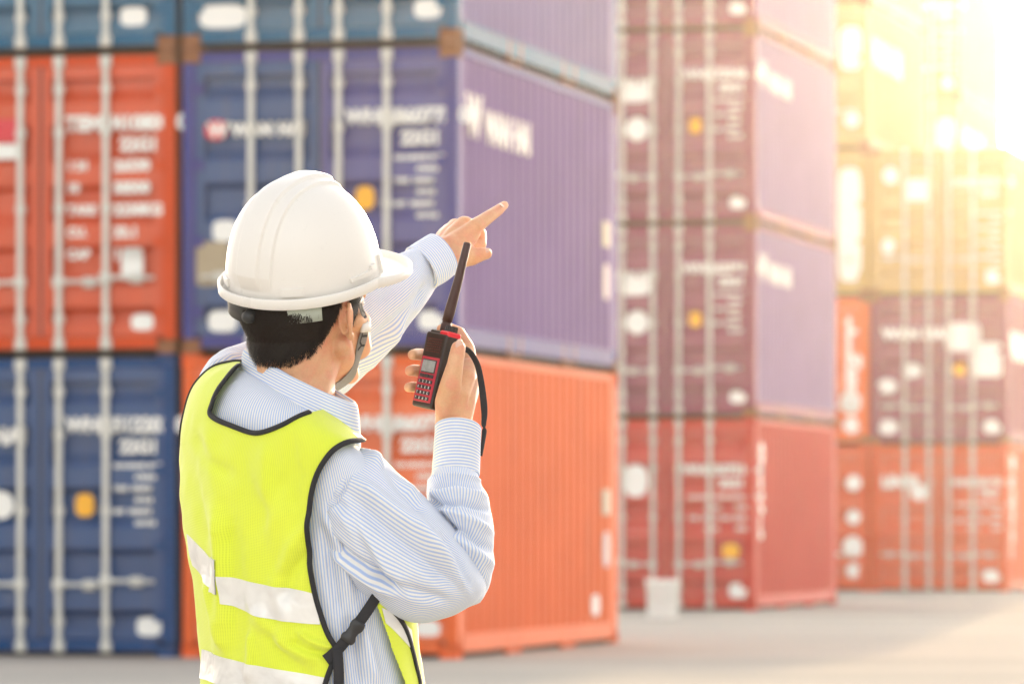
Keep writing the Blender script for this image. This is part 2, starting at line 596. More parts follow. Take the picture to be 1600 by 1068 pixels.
def marks_blue_low(c, d):
    m_blue(c, d, side=False, front_logo=False)
    letters('WAN HAI', 0.19, d[-1], -0.98, 1.83, bold=0.012)
    decal('sticker', disc(0.12), M_MARK, d[-1], (-0.36, FACE_Y, 1.3))
def marks_red_mid(c, d):
    number(d[1], 1.92, 'TEMU', '410800 0')
    for i, (a, b_) in enumerate((('1 24', '26530'), ('10', '58500'), ('TARE', '2230KG'), ('CU.', '33.1'), ('CAP', '1170'))):
        letters(a, 0.11, d[1], 0.24, 1.58 - 0.19 * i, bold=0.006)
        letters(b_, 0.13, d[1], 0.66, 1.57 - 0.19 * i, bold=0.008)
    decal('sticker', blob(0.2, 0.27, p=6), M_MARK, d[1], (0.83, FACE_Y, 0.76))
    decal('sticker', blob(0.2, 0.14), M_MARK, d[1], (0.92, FACE_Y, 0.27))
    decal('emblem', quad(0.42, 0.20), M_RED, d[-1], (-0.42, FACE_Y, 1.93))
    decal('sticker', quad(0.42, 0.13), M_MARK, d[-1], (-0.42, FACE_Y, 1.75))
def marks_teal_l(c, d):
    decal('sticker', blob(0.24, 0.16), M_MARK, d[1], (0.84, FACE_Y, 0.29))
container('dark blue container on the ground at the far left with white lettering', BLUE, *S1L, 0.0, marks_blue_low)
container('orange red container at the left edge, on top of the dark blue one', RED, *S1L, CH + 0.004, marks_red_mid)
container('teal blue container on top of the orange red one, top left corner', TEAL, *S1L, 2 * (CH + 0.004), marks_teal_l)

# --- middle stack
S2 = (3.248, 65.8)
def marks_plum(c, d):
    m_blue(c, d)
    decal('sticker', disc(0.16), M_MARK, d[-1], (-0.40, FACE_Y, 1.27))
    decal('sticker', blob(0.44, 0.24), M_MARK, d[-1], (-0.44, FACE_Y, 1.75))
def marks_crimson(c, d):
    number(d[1], 1.83, 'WHLU', '507216 4')
    weights(d[1], 0.3, 1.5, 4, 0.1, 0.14); weights(d[1], 0.72, 1.5, 4, 0.1, 0.14)
    decal('warning_sticker', blob(0.24, 0.2, p=2.5), M_YELLOW, d[1], (0.88, FACE_Y, 0.80))
    decal('sticker', blob(0.24, 0.2), M_MARK, d[1], (0.98, FACE_Y, 0.27))
    decal('sticker', blob(0.34, 0.44, p=2.4), M_MARK, d[-1], (-0.42, FACE_Y, 1.74))
    for i, ch in enumerate('OSCL'):
        letters(ch, 0.36, c, 0.28, 1.98 - 0.33 * i, side=True, bold=0.03)
container('crimson container on the ground in the middle stack beside the white bucket', CRIMSON, *S2, 0.0, marks_crimson)
container('flare-tinted plum container second from the ground in the middle stack', PURPLE, *S2, CH + 0.004, marks_plum, side=LAVENDER)
container('flare-tinted plum container third from the ground in the middle stack', PURPLE, *S2, 2 * (CH + 0.004), marks_plum, side=LAVENDER)
container('flare-tinted plum container at the picture top of the middle stack', PURPLE, *S2, 3 * (CH + 0.004), marks_plum, side=LAVENDER)

# --- far stacks
S3 = (8.66, 86.0)
def vertical_word(c, w, y=0.35, z=2.1, s=0.36, step=0.3):
    for i, ch in enumerate(w):
        letters(ch, s, c, y, z - step * i, side=True, bold=0.03)
def door_word(d, w, x, z, s=0.36, step=0.3):
    for i, ch in enumerate(w):
        letters(ch, s, d, x, z - step * i, bold=0.03)
def marks_f0(c, d):
    number(d[1], 1.85, 'WHLU', '201938 7')
    weights(d[1], 0.28, 1.5, 4, 0.1, 0.14); weights(d[1], 0.7, 1.5, 4, 0.1, 0.14)
    letters('LINES', 0.26, d[-1], -1.02, 1.83, bold=0.02)
    decal('sticker', disc(0.15), M_MARK, d[-1], (-0.36, FACE_Y, 1.74))
    decal('sticker', blob(0.3, 0.22), M_MARK, d[1], (0.92, FACE_Y, 0.27))
    vertical_word(c, 'WANHAI')
def marks_f1(c, d):
    decal('sticker', blob(0.62, 0.5, p=5), M_MARK, d[1], (0.42, FACE_Y, 1.85))
    decal('sticker', blob(0.60, 0.60, p=5), M_MARK, d[1], (0.84, FACE_Y, 1.45))
    decal('warning_sticker', blob(0.22, 0.22, p=3), M_YELLOW, d[1], (0.36, FACE_Y, 1.28))
    letters('WAN HAI', 0.26, d[-1], -1.0, 1.83, bold=0.02)
    for xx, zz in ((-0.48, 1.27), (-0.92, 1.0), (-0.90, 0.28)):
        decal('sticker', blob(0.34, 0.26, p=2.4), M_MARK, d[-1], (xx, FACE_Y, zz))
    decal('sticker', blob(0.3, 0.24), M_MARK, d[1], (0.94, FACE_Y, 0.28))
    letters('WAN HAI', 0.62, c, 0.3, 1.5, side=True, bold=0.04)
def marks_f2(c, d):
    number(d[1], 1.9, 'WHLU', '330418 2')
    decal('sticker', blob(0.28, 0.3, p=2.2), M_MARK, d[-1], (-0.86, FACE_Y, 2.1))
    decal('sticker', blob(0.44, 0.4, p=5), M_MARK, d[-1], (-0.40, FACE_Y, 1.84))
    decal('sticker', blob(0.24, 0.26, p=2.2), M_MARK, d[-1], (-0.9, FACE_Y, 0.86))
    weights(d[1], 0.66, 1.4, 8, 0.1, 0.13)
    decal('sticker', blob(0.26, 0.24), M_MARK, d[1], (0.95, FACE_Y, 0.3))
container('red container on the ground in the farthest right stack', RED, *S3, 0.0, marks_f0)
container('plum container with large white panels, second in the farthest right stack', PURPLE, *S3, CH + 0.004, marks_f1)
container('ochre yellow container on top of the farthest right stack', GOLD, *S3, 2 * (CH + 0.004), marks_f2)
S3L = (S3[0] - ux * 2.47, S3[1] - uy * 2.47)
def marks_l0(c, d):
    for zz, r in ((0.36, 0.13), (0.78, 0.19), (1.3, 0.13), (1.9, 0.14)):
        decal('sticker', disc(r), M_MARK, d[1], (0.95, FACE_Y, zz))
def marks_l1(c, d):
    door_word(d[1], 'LINES', 0.82, 1.95)
    decal('sticker', disc(0.15), M_MARK, d[1], (0.92, FACE_Y, 0.32))
    decal('sticker', blob(0.36, 0.4, p=2.5), M_MARK, d[1], (0.9, FACE_Y, 0.72))
def marks_l2(c, d):
    decal('sticker', blob(0.42, 2.0, p=5), M_MARK, d[1], (0.88, FACE_Y, 1.25))
def marks_l3(c, d):
    decal('sticker', blob(0.4, 0.75, p=4), M_MARK, d[1], (0.9, FACE_Y, 1.75))
    decal('sticker', disc(0.14), M_MARK, d[1], (0.92, FACE_Y, 0.5))
    letters('WAN HAI', 0.7, c, 0.4, 1.5, side=True, bold=0.02)
for k, (mt, mk, lb) in enumerate(((RED, marks_l0, 'red container on the ground in the sliver between middle and farthest stacks'),
        (ORANGE, marks_l1, 'orange container with white letters down its door, in the sliver beside the middle stack'),
        (GOLD, marks_l2, 'ochre container third from the ground in the sliver beside the middle stack'),
        (SAND, marks_l3, 'sand coloured container with slanting white side lettering, just right of the middle stack top'),
        (GOLD, None, 'ochre container highest in the sliver beside the middle stack'))):
    container(lb, mt, *S3L, k * (CH + 0.004), mk)
S4 = (9.64, 106.0)
for k, (mt, mk, lb) in enumerate(((RED, None, 'red container lowest in the stack hidden behind the farthest right stack'),
        (ORANGE, None, 'orange container second in the stack hidden behind the farthest right stack'),
        (GOLD, None, 'ochre container third in the stack hidden behind the farthest right stack'),
        (SAND, marks_l3, 'hazy container seen above the ochre one on the farthest right stack'),
        (GOLD, marks_f2, 'topmost hazy ochre container next to the bright sky'))):
    container(lb, mt, *S4, k * (CH + 0.004), mk)

# --- white bucket on the yard
def bucket():
    b0 = at(1035, 965, 60.5)
    t = empty('bucket', (b0.x, b0.y, 0))
    b = MB(); n = 28
    prof = [(0.0, 0.0), (0.178, 0.0), (0.185, 0.01), (0.193, 0.42), (0.205, 0.425), (0.207, 0.46), (0.198, 0.462), (0.190, 0.44)]
    v = [(r * math.cos(2 * math.pi * k / n), r * math.sin(2 * math.pi * k / n), z) for r, z in prof for k in range(n)]
    f = [(i * n + k, i * n + (k + 1) % n, (i + 1) * n + (k + 1) % n, (i + 1) * n + k) for i in range(len(prof) - 1) for k in range(n)]
    mesh_obj('pail', b.add(v, f).mesh('pail', [plain('white_plastic', (0.90, 0.90, 0.87), 0.4, 0, 0.03)], True), t)
    lid = MB().tube([(0, 0, 0.452), (0, 0, 0.476)], 0.212, 28)
    mesh_obj('lid', lid.mesh('lid', [plain('white_lid_plastic', (0.90, 0.90, 0.87), 0.4, 0, 0.03)]), t)
    hd = MB().tube([(0.208 * math.cos(a), -0.02 - 0.205 * math.sin(a) * 0.25 - 0.19 * math.sin(a), 0.42 - 0.2 * math.sin(a)) for a in [math.pi * i / 14 for i in range(15)]], 0.005, 6)
    mesh_obj('handle', hd.mesh('handle', [M_GALV], True), t)
    tag(t, 'small white lidded bucket standing on the concrete beside the crimson container', 'bucket')
bucket()

# ------------------------------------------------------------------ haze
hz = MB().box(-640, 640, -640, 640, -1.0, 16.0)
hzm = bpy.data.materials.new('haze_air')
hzm.use_nodes = True
hn, hl = hzm.node_tree.nodes, hzm.node_tree.links
hn.clear()
ho = hn.new('ShaderNodeOutputMaterial')
hv = hn.new('ShaderNodeVolumePrincipled')
hv.inputs['Color'].default_value = (0.95, 0.95, 0.95, 1)
hv.inputs['Density'].default_value = HAZE_DENSITY
hv.inputs['Anisotropy'].default_value = HAZE_G
hl.new(hv.outputs[0], ho.inputs['Volume'])
tag(mesh_obj('haze', hz.mesh('haze', [hzm])), 'thin bright haze filling the yard air', kind='stuff')

# ================================================================== the worker
PZ = 7.13
def P(px, py, dy=0.0):
    return np.array(at(px, py, PZ + dy)[:])
def to_px(v):
    v = np.asarray(v)
    return 800 + v[..., 0] / v[..., 1] * FPX, HOR - (v[..., 2] - CAM_H) / v[..., 1] * FPX

class Loft:
    """skin through elliptical rings; a ring = (x1,y1,d1, x2,y2,d2, depth radius[, tilt x, tilt z, squareness])"""
    def __init__(s, rings):
        C, A, B, E = [], [], [], []
        for r in rings:
            r = list(r) + [0.0, 0.0, 2.0][len(r) - 7:] if len(r) < 10 else list(r)
            a, b = P(r[0], r[1], r[2]), P(r[3], r[4], r[5])
            C.append((a + b) / 2); A.append((b - a) / 2)
            B.append(np.array((r[7], 1.0, r[8])) * r[6]); E.append(r[9])
        s.K = np.hstack([np.array(C), np.array(A), np.array(B), np.array(E)[:, None]])
        s.n = len(rings)
    def ring(s, v):
        v = np.clip(v, 0, s.n - 1 - 1e-9)
        i = np.floor(v).astype(int); t = (v - i)[..., None]
        K = s.K
        p0, p1, p2, p3 = K[np.maximum(i - 1, 0)], K[i], K[np.minimum(i + 1, s.n - 1)], K[np.minimum(i + 2, s.n - 1)]
        return 0.5 * (2 * p1 + (p2 - p0) * t + (2 * p0 - 5 * p1 + 4 * p2 - p3) * t ** 2 + (3 * p1 - p0 - 3 * p2 + p3) * t ** 3)
    def pos(s, v, f):
        k = s.ring(v)
        e = k[..., 9:10]
        c, q = np.cos(f)[..., None], np.sin(f)[..., None]
        c = np.sign(c) * np.abs(c) ** (2 / e); q = np.sign(q) * np.abs(q) ** (2 / e)
        return k[..., 0:3] + k[..., 3:6] * c + k[..., 6:9] * q
    def nrm(s, v, f):
        h = 1e-3
        dv = s.pos(np.minimum(v + 4 * h, s.n - 1), f) - s.pos(np.maximum(v - 4 * h, 0), f)
        df = s.pos(v, f + h) - s.pos(v, f - h)
        n = np.cross(df, dv)
        n /= np.linalg.norm(n, axis=-1, keepdims=True) + 1e-12
        c = s.ring(v)[..., 0:3]
        flip = np.sign(np.sum(n * (s.pos(v, f) - c), axis=-1, keepdims=True))
        return n * np.where(flip == 0, 1, flip)
    def table(s, nv=160, nf=240):
        v, f = np.meshgrid(np.linspace(0, s.n - 1, nv), np.linspace(math.pi, 2 * math.pi, nf), indexing='ij')
        return v, f, *to_px(s.pos(v, f))
    def inv(s, px, py):
        """(ring, angle) on the near side that is seen at this pixel"""
        if not hasattr(s, 'T'): s.T = s.table()
        v, f, X, Y = s.T
        k = np.argmin((X - px) ** 2 + (Y - py) ** 2)
        a, b = v.flat[k], f.flat[k]
        for _ in range(6):
            h = 1e-3
            x0, y0 = to_px(s.pos(np.array(a), np.array(b)))
            xa, ya = to_px(s.pos(np.array(a + h), np.array(b)))
            xb, yb = to_px(s.pos(np.array(a), np.array(b + h)))
            J = np.array([[(xa - x0) / h, (xb - x0) / h], [(ya - y0) / h, (yb - y0) / h]])
            if abs(np.linalg.det(J)) < 40: break
            d = np.linalg.solve(J, [px - x0, py - y0])
            d = np.clip(d, -0.05, 0.05)
            a, b = np.clip(a + d[0], 0, s.n - 1), b + d[1]
        return a, b

def seg_dist(px, py, line):
    """distance in pixels to a polyline, and position along it 0..1"""
    best = np.full(px.shape, 1e9); par = np.zeros(px.shape)
    n = len(line) - 1
    for i in range(n):
        ax, ay = line[i]; bx, by = line[i + 1]
        dx, dy = bx - ax, by - ay
        t = np.clip(((px - ax) * dx + (py - ay) * dy) / (dx * dx + dy * dy), 0, 1)
        d = np.hypot(px - ax - t * dx, py - ay - t * dy)
        m = d < best
        best = np.where(m, d, best); par = np.where(m, (i + t) / n, par)
    return best, par
def folds(px, py, near, strokes):
    """cloth creases: smooth ridges (+) and valleys (-) along lines"""
    h = np.zeros(px.shape)
    for line, w, amp in strokes:
        d, t = seg_dist(px, py, line)
        h += amp * 0.0021 * np.exp(-(d / w) ** 2) * np.clip(np.minimum(t, 1 - t) * 5 + 0.25, 0, 1)
    return h * near

_rng = np.random.RandomState(7)
def vnoise(p, scale, seed=0):
    """smooth value noise on points (N,3)"""
    g = np.random.RandomState(seed).rand(32, 32, 32) * 2 - 1
    q = p * scale
    i = np.floor(q).astype(int); t = q - i
    t = t * t * (3 - 2 * t)
    r = 0
    for a in (0, 1):
        for b in (0, 1):
            for c in (0, 1):
                w = (t[..., 0] if a else 1 - t[..., 0]) * (t[..., 1] if b else 1 - t[..., 1]) * (t[..., 2] if c else 1 - t[..., 2])
                r = r + w * g[(i[..., 0] + a) % 32, (i[..., 1] + b) % 32, (i[..., 2] + c) % 32]
    return r

class Grid:
    """collects quad grids with a UV map into one mesh"""
    def __init__(s): s.v, s.f, s.uv, s.nv = [], [], [], 0
    def add(s, pos, uv, mask=None, wrap=False, flip=False):
        n, m = pos.shape[:2]
        idx = np.arange(n * m).reshape(n, m) + s.nv
        q = np.stack([idx[:-1, :-1], idx[:-1, 1:], idx[1:, 1:], idx[1:, :-1]], -1).reshape(-1, 4)
        if mask is not None: q = q[mask.reshape(-1)]
        if flip: q = q[:, ::-1]
        s.v.append(pos.reshape(-1, 3)); s.uv.append(uv.reshape(-1, 2)); s.f.append(q)
        s.nv += n * m
    def mesh(s, name, mat):
        v, uv, f = np.vstack(s.v), np.vstack(s.uv), np.vstack(s.f)
        me = bpy.data.meshes.new(name)
        me.from_pydata(v.tolist(), [], f.tolist())
        me.polygons.foreach_set('use_smooth', [True] * len(f))
        l = me.uv_layers.new(name='UVMap')
        l.data.foreach_set('uv', uv[f.reshape(-1)].reshape(-1))
        me.materials.append(mat)
        me.update()
        # drop vertices no face uses
        bm = bmesh.new(); bm.from_mesh(me)
        bmesh.ops.delete(bm, geom=[x for x in bm.verts if not x.link_faces], context='VERTS')
        bm.to_mesh(me); bm.free()
        return me

# ------------------------------------------------------------------ materials
def cloth_stripes():
    m, n, l, p = node_mat('blue_striped_cotton')
    uv = n.new('ShaderNodeUVMap')
    sp = n.new('ShaderNodeSeparateXYZ'); l.new(uv.outputs[0], sp.inputs[0])
    fr = n.new('ShaderNodeMath'); fr.operation = 'FRACT'; l.new(sp.outputs[0], fr.inputs[0])
    r = ramp(n, l, fr.outputs[0], [(0.0, (0.80, 0.80, 0.79)), (0.44, (0.80, 0.80, 0.79)), (0.58, (0.40, 0.52, 0.80)), (0.88, (0.40, 0.52, 0.80)), (1.0, (0.80, 0.80, 0.79))])
    tc = n.new('ShaderNodeTexCoord')
    t = noise(n, l, tc.outputs['Object'], 900, 2)
    c = mixc(n, l, 0.10, r.outputs[0], ramp(n, l, t.outputs[0], [(0.3, (0.5, 0.5, 0.5)), (0.7, (1, 1, 1))]).outputs[0], 'MULTIPLY')
    l.new(c, p.inputs['Base Color'])
    p.inputs['Roughness'].default_value = 0.8
    p.inputs['Specular IOR Level'].default_value = 0.2
    p.inputs['Sheen Weight'].default_value = 0.15
    crease = noise(n, l, tc.outputs['Object'], 38, 3, 0.55, 0.5)
    b1 = bump(n, l, p, crease.outputs[0], 0.35, 0.004)
    b2 = n.new('ShaderNodeBump'); b2.inputs['Strength'].default_value = 0.15; b2.inputs['Distance'].default_value = 0.0004
    l.new(t.outputs[0], b2.inputs['Height']); l.new(b1.outputs[0], b2.inputs['Normal']); l.new(b2.outputs[0], p.inputs['Normal'])
    return m
def vest_mat():
    m, n, l, p = node_mat('fluorescent_yellow_mesh')
    uv = n.new('ShaderNodeUVMap')
    def wv(rot, sc):
        mp = n.new('ShaderNodeMapping'); mp.inputs['Rotation'].default_value = (0, 0, rot)
        mp.inputs['Scale'].default_value = (sc, sc, sc)
        l.new(uv.outputs[0], mp.inputs['Vector'])
        w = n.new('ShaderNodeTexWave'); w.inputs['Scale'].default_value = 1.0
        l.new(mp.outputs[0], w.inputs['Vector'])
        return w
    a, b = wv(0.12, 130), wv(1.65, 130)
    mu = n.new('ShaderNodeMath'); mu.operation = 'MULTIPLY'
    l.new(a.outputs[1], mu.inputs[0]); l.new(b.outputs[1], mu.inputs[1])
    tc = n.new('ShaderNodeTexCoord')
    t = noise(n, l, tc.outputs['Object'], 14, 4)
    base = mixc(n, l, t.outputs[0], (0.74, 0.87, 0.035), (0.83, 0.92, 0.06))
    c = mixc(n, l, mu.outputs[0], base, (0.58, 0.69, 0.02))
    l.new(c, p.inputs['Base Color'])
    p.inputs['Roughness'].default_value = 0.6
    p.inputs['Sheen Weight'].default_value = 0.3
    b1 = bump(n, l, p, t.outputs[0], 0.3, 0.006)
    b2 = n.new('ShaderNodeBump'); b2.inputs['Strength'].default_value = 0.5; b2.inputs['Distance'].default_value = 0.0008; b2.invert = True
    l.new(mu.outputs[0], b2.inputs['Height']); l.new(b1.outputs[0], b2.inputs['Normal']); l.new(b2.outputs[0], p.inputs['Normal'])
    return m
def tape_mat():
    m, n, l, p = node_mat('silver_reflective_tape')
    tc = n.new('ShaderNodeTexCoord')
    t = noise(n, l, tc.outputs['Object'], 28, 2, 0.5, 0.3)
    l.new(ramp(n, l, t.outputs[0], [(0.3, (0.72, 0.71, 0.69)), (0.7, (0.84, 0.83, 0.80))]).outputs[0], p.inputs['Base Color'])
    p.inputs['Roughness'].default_value = 0.34
    p.inputs['Metallic'].default_value = 0.15
    bump(n, l, p, t.outputs[0], 0.6, 0.008)
    return m
def skin_mat():
    m, n, l, p = node_mat('skin')
    tc = n.new('ShaderNodeTexCoord')
    a = noise(n, l, tc.outputs['Object'], 22, 5, 0.6)
    red = noise(n, l, tc.outputs['Object'], 48, 3, 0.5, 0.4)
    b = noise(n, l, tc.outputs['Object'], 320, 4, 0.65)
    vo = n.new('ShaderNodeTexVoronoi'); vo.feature = 'DISTANCE_TO_EDGE'; vo.inputs['Scale'].default_value = 420
    l.new(tc.outputs['Object'], vo.inputs['Vector'])
    c = mixc(n, l, a.outputs[0], (0.66, 0.34, 0.17), (0.80, 0.48, 0.29))
    c = mixc(n, l, ramp(n, l, red.outputs[0], [(0.42, (0, 0, 0)), (0.70, (0.7, 0.7, 0.7))]).outputs[0], c, (0.74, 0.29, 0.18))
    c = mixc(n, l, 0.22, c, ramp(n, l, b.outputs[0], [(0.3, (0.5, 0.45, 0.45)), (0.7, (1, 1, 1))]).outputs[0], 'MULTIPLY')
    l.new(c, p.inputs['Base Color'])
    l.new(ramp(n, l, a.outputs[0], [(0.3, (0.38, 0.38, 0.38)), (0.7, (0.56, 0.56, 0.56))]).outputs[0], p.inputs['Roughness'])
    p.inputs['Subsurface Weight'].default_value = 0.15
    p.inputs['Subsurface Radius'].default_value = (1.0, 0.35, 0.18)
    p.inputs['Subsurface Scale'].default_value = 0.005
    b1 = bump(n, l, p, b.outputs[0], 0.25, 0.001)
    b2 = n.new('ShaderNodeBump'); b2.inputs['Strength'].default_value = 0.25; b2.inputs['Distance'].default_value = 0.0006
    l.new(vo.outputs['Distance'], b2.inputs['Height']); l.new(b1.outputs[0], b2.inputs['Normal']); l.new(b2.outputs[0], p.inputs['Normal'])
    return m
def hat_mat():
    m, n, l, p = node_mat('white_hat_plastic')
    tc = n.new('ShaderNodeTexCoord')
    t = noise(n, l, tc.outputs['Object'], 16, 5, 0.6)
    s_ = noise(n, l, tc.outputs['Object'], 60, 6, 0.75, 1.0)
    c = mixc(n, l, ramp(n, l, s_.outputs[0], [(0.60, (0, 0, 0)), (0.78, (0.35, 0.35, 0.35))]).outputs[0], (0.80, 0.775, 0.735), (0.55, 0.52, 0.47))
    l.new(c, p.inputs['Base Color'])
    l.new(ramp(n, l, t.outputs[0], [(0.3, (0.26, 0.26, 0.26)), (0.7, (0.4, 0.4, 0.4))]).outputs[0], p.inputs['Roughness'])
    p.inputs['Subsurface Weight'].default_value = 0.05
    p.inputs['Subsurface Radius'].default_value = (1, 1, 1)
    p.inputs['Subsurface Scale'].default_value = 0.004
    return m
M_SHIRT, M_VEST, M_TAPE, M_SKIN, M_HAT = cloth_stripes(), vest_mat(), tape_mat(), skin_mat(), hat_mat()
M_BLACK = plain('black_webbing', (0.014, 0.014, 0.018), 0.7, 0, 0.3, 200)
M_BUCKLE = plain('black_buckle_plastic', (0.02, 0.02, 0.022), 0.35)
M_TROUSER = plain('dark_trouser_cloth', (0.03, 0.035, 0.05), 0.85, 0, 0.2, 60)
M_SHOE = plain('black_shoe_leather', (0.02, 0.018, 0.016), 0.4)
M_HAIR = plain('black_hair', (0.014, 0.0095, 0.0075), 0.55, 0, 0.75, 700)
M_HAIR.node_tree.nodes['Principled BSDF'].inputs['Specular IOR Level'].default_value = 0.22
M_BAND = plain('black_headband_plastic', (0.025, 0.025, 0.025), 0.5)
M_PAD = plain('pale_grey_green_pad', (0.42, 0.47, 0.41), 0.6)
M_STRAP = plain('grey_chin_strap', (0.24, 0.235, 0.22), 0.75, 0, 0.15, 300)
M_WHITE = plain('white_clip_plastic', (0.80, 0.80, 0.78), 0.4, 0, 0.03)
M_PRINT = plain('black_strap_print', (0.03, 0.03, 0.03), 0.7)

person = empty('person', (P(490, 800, 0)[0], PZ, 0))
tag(person, 'person in yellow safety vest, white hard hat and blue striped shirt, pointing away', 'person')
ORG = Vector(person.location)
def pobj(name, me, parent=person, mat=None):
    """meshes are made in world coordinates; seat them in the person's frame"""
    o = mesh_obj(name, me, None, mat)
    me.transform(Matrix.Translation(-ORG))
    o.parent = parent
    return o

# ------------------------------------------------------------------ torso surface
TORSO = Loft([
    (322, 1190, .055, 664, 1190, -.055, .150),
    (322, 1120, .055, 660, 1120, -.055, .150),
    (324, 1060, .055, 652, 1062, -.055, .148),
    (320, 1000, .058, 644, 1004, -.058, .146),
    (312, 930, .062, 638, 940, -.062, .147),
    (301, 850, .070, 632, 872, -.070, .149),
    (293, 770, .090, 624, 812, -.090, .150),
    (291, 700, .105, 612, 768, -.105, .148),
    (297, 648, .112, 598, 736, -.112, .143),
    (311, 609, .105, 582, 712, -.105, .132),
    (336, 584, .085, 562, 692, -.085, .112),
    (366, 573, .060, 541, 672, -.060, .088),
    (388, 574, .045, 526, 652, -.045, .070),
    (396, 566, .040, 522, 634, -.035, .060),
])
PITCH = 0.0046
def tube_uv(L, v, f, circ=None, along=False, off=0.0):
    if circ is None:
        ff = np.linspace(0, 2 * math.pi, 90)
        p = L.pos(np.full(90, (L.n - 1) / 2), ff)
        circ = np.sum(np.linalg.norm(np.diff(p, axis=0), axis=1))
    mid = L.pos(v[:, 0], np.full(v.shape[0], 1.5 * math.pi))
    s_ = np.concatenate([[0], np.cumsum(np.linalg.norm(np.diff(mid, axis=0), axis=1))])[:, None] + 0 * f
    a = f / (2 * math.pi) * circ
    return np.stack([(s_ if along else a) / PITCH + off, (a if along else s_)], -1)
def tube_grid(L, nv, nf, strokes=(), v0=0.0, v1=None, off=0.0, wr=0.0, wscale=18.0, seed=1, along=False, ends=None):
    v1 = L.n - 1 if v1 is None else v1
    v, f = np.meshgrid(np.linspace(v0, v1, nv), np.linspace(0, 2 * math.pi, nf), indexing='ij')
    pos, n = L.pos(v, f), L.nrm(v, f)
    px, py = to_px(pos)
    near = np.clip(-n[..., 1] * 3 + 0.3, 0, 1)
    h = off + folds(px, py, near, strokes)
    if wr:
        h = h + wr * (vnoise(pos, wscale, seed) + 0.5 * vnoise(pos, wscale * 2.3, seed + 1))
    h[:, -1] = h[:, 0]
    return pos + n * h[..., None], tube_uv(L, v, f, along=along)

# ------------------------------------------------------------------ shirt
shirt = Grid()
S_TORSO = [([(505, 800), (530, 850), (548, 930)], 9, 5), ([(520, 790), (548, 850), (565, 930)], 8, -5), ([(560, 950), (575, 1010), (590, 1070)], 10, 5),
           ([(540, 960), (552, 1010), (560, 1070)], 8, -4), ([(505, 830), (518, 900), (530, 960)], 7, -4)]
shirt.add(*tube_grid(TORSO, 260, 300, S_TORSO, off=-0.0035, wr=0.0015, seed=3))
UPPER = Loft([                                # right upper arm
    (505, 712, -.06, 500, 800, -.06, .080),
    (528, 700, -.085, 506, 850, -.085, .088),
    (560, 697, -.10, 522, 895, -.10, .090),
    (592, 711, -.115, 560, 930, -.115, .088),
    (628, 742, -.125, 606, 957, -.125, .084),
    (664, 774, -.13, 655, 974, -.13, .080),
    (700, 812, -.13, 706, 962, -.13, .073),
    (732, 858, -.128, 742, 942, -.128, .060),
    (751, 892, -.125, 756, 926, -.125, .034),
    (758, 908, -.125, 760, 916, -.125, .006),
])
S_UP = [([(556, 748), (600, 785), (650, 825), (705, 880)], 11, 7), ([(545, 775), (600, 825), (660, 875), (715, 920)], 11, -6),
        ([(592, 716), (630, 760), (668, 800)], 8, -6), ([(578, 706), (612, 738), (655, 775)], 7, 5),
        ([(515, 775), (545, 800), (575, 860), (600, 920)], 9, -5), ([(508, 735), (535, 745), (562, 765)], 9, 1.5), ([(530, 790), (565, 835), (600, 880), (640, 930)], 12, 6),
        ([(512, 840), (545, 870), (590, 900), (630, 925)], 7, -6), ([(520, 860), (560, 895), (610, 930)], 7, 5), ([(562, 696), (556, 725), (536, 765), (506, 800)], 2.6, -3.2),
        ([(690, 830), (715, 870), (740, 925)], 7, -4), ([(640, 800), (690, 860), (735, 925)], 9, 4), ([(600, 900), (650, 925), (700, 940)], 9, -4)]
shirt.add(*tube_grid(UPPER, 420, 300, S_UP, wr=0.0018, wscale=20, seed=11))
FORE = Loft([                                 # right forearm
    (738, 945, -.105, 750, 940, -.105, .010),
    (712, 952, -.105, 764, 918, -.105, .045),
    (696, 930, -.105, 770, 888, -.105, .060),
    (684, 880, -.10, 772, 855, -.10, .066),
    (674, 820, -.095, 770, 818, -.095, .065),
    (667, 784, -.088, 765, 787, -.088, .060),
    (666, 764, -.08, 758, 767, -.08, .054),
    (670, 749, -.072, 751, 754, -.072, .046),
    (677, 737, -.068, 747, 740, -.068, .040),
    (680, 728, -.066, 744, 730, -.066, .037),
])
S_FO = [([(672, 752), (710, 744), (750, 752)], 4.5, 5), ([(668, 762), (706, 756), (754, 764)], 3.6, -5), ([(668, 774), (712, 768), (760, 778)], 6, 5.5),
        ([(680, 788), (722, 784), (766, 797)], 4.5, -5.5), ([(672, 790), (720, 806), (768, 832)], 7, 6), ([(684, 815), (730, 832), (769, 860)], 6, -6),
        ([(700, 830), (738, 858), (768, 885)], 8, 5), ([(668, 772), (690, 800), (708, 835)], 5, -6), ([(735, 870), (752, 900), (758, 925)], 6, -4)]
shirt.add(*tube_grid(FORE, 320, 260, S_FO, wr=0.0018, wscale=22, seed=14))
RCUFF = Loft([
    (684, 738, -.062, 741, 738, -.062, .030, 0, -.2),
    (676, 742, -.062, 749, 741, -.062, .038, 0, -.2),
    (675, 736, -.062, 750, 736, -.062, .039, 0, -.25),
    (677, 700, -.058, 751, 702, -.058, .039, 0, -.3),
    (679, 672, -.055, 752, 675, -.055, .039, 0, -.35),
    (679, 667, -.055, 752, 670, -.055, .039, 0, -.35),
    (682, 667, -.055, 749, 670, -.055, .036, 0, -.35),
    (684, 690, -.055, 747, 692, -.055, .034, 0, -.35),
])
shirt.add(*tube_grid(RCUFF, 120, 140, [], wr=0.0006, along=True))
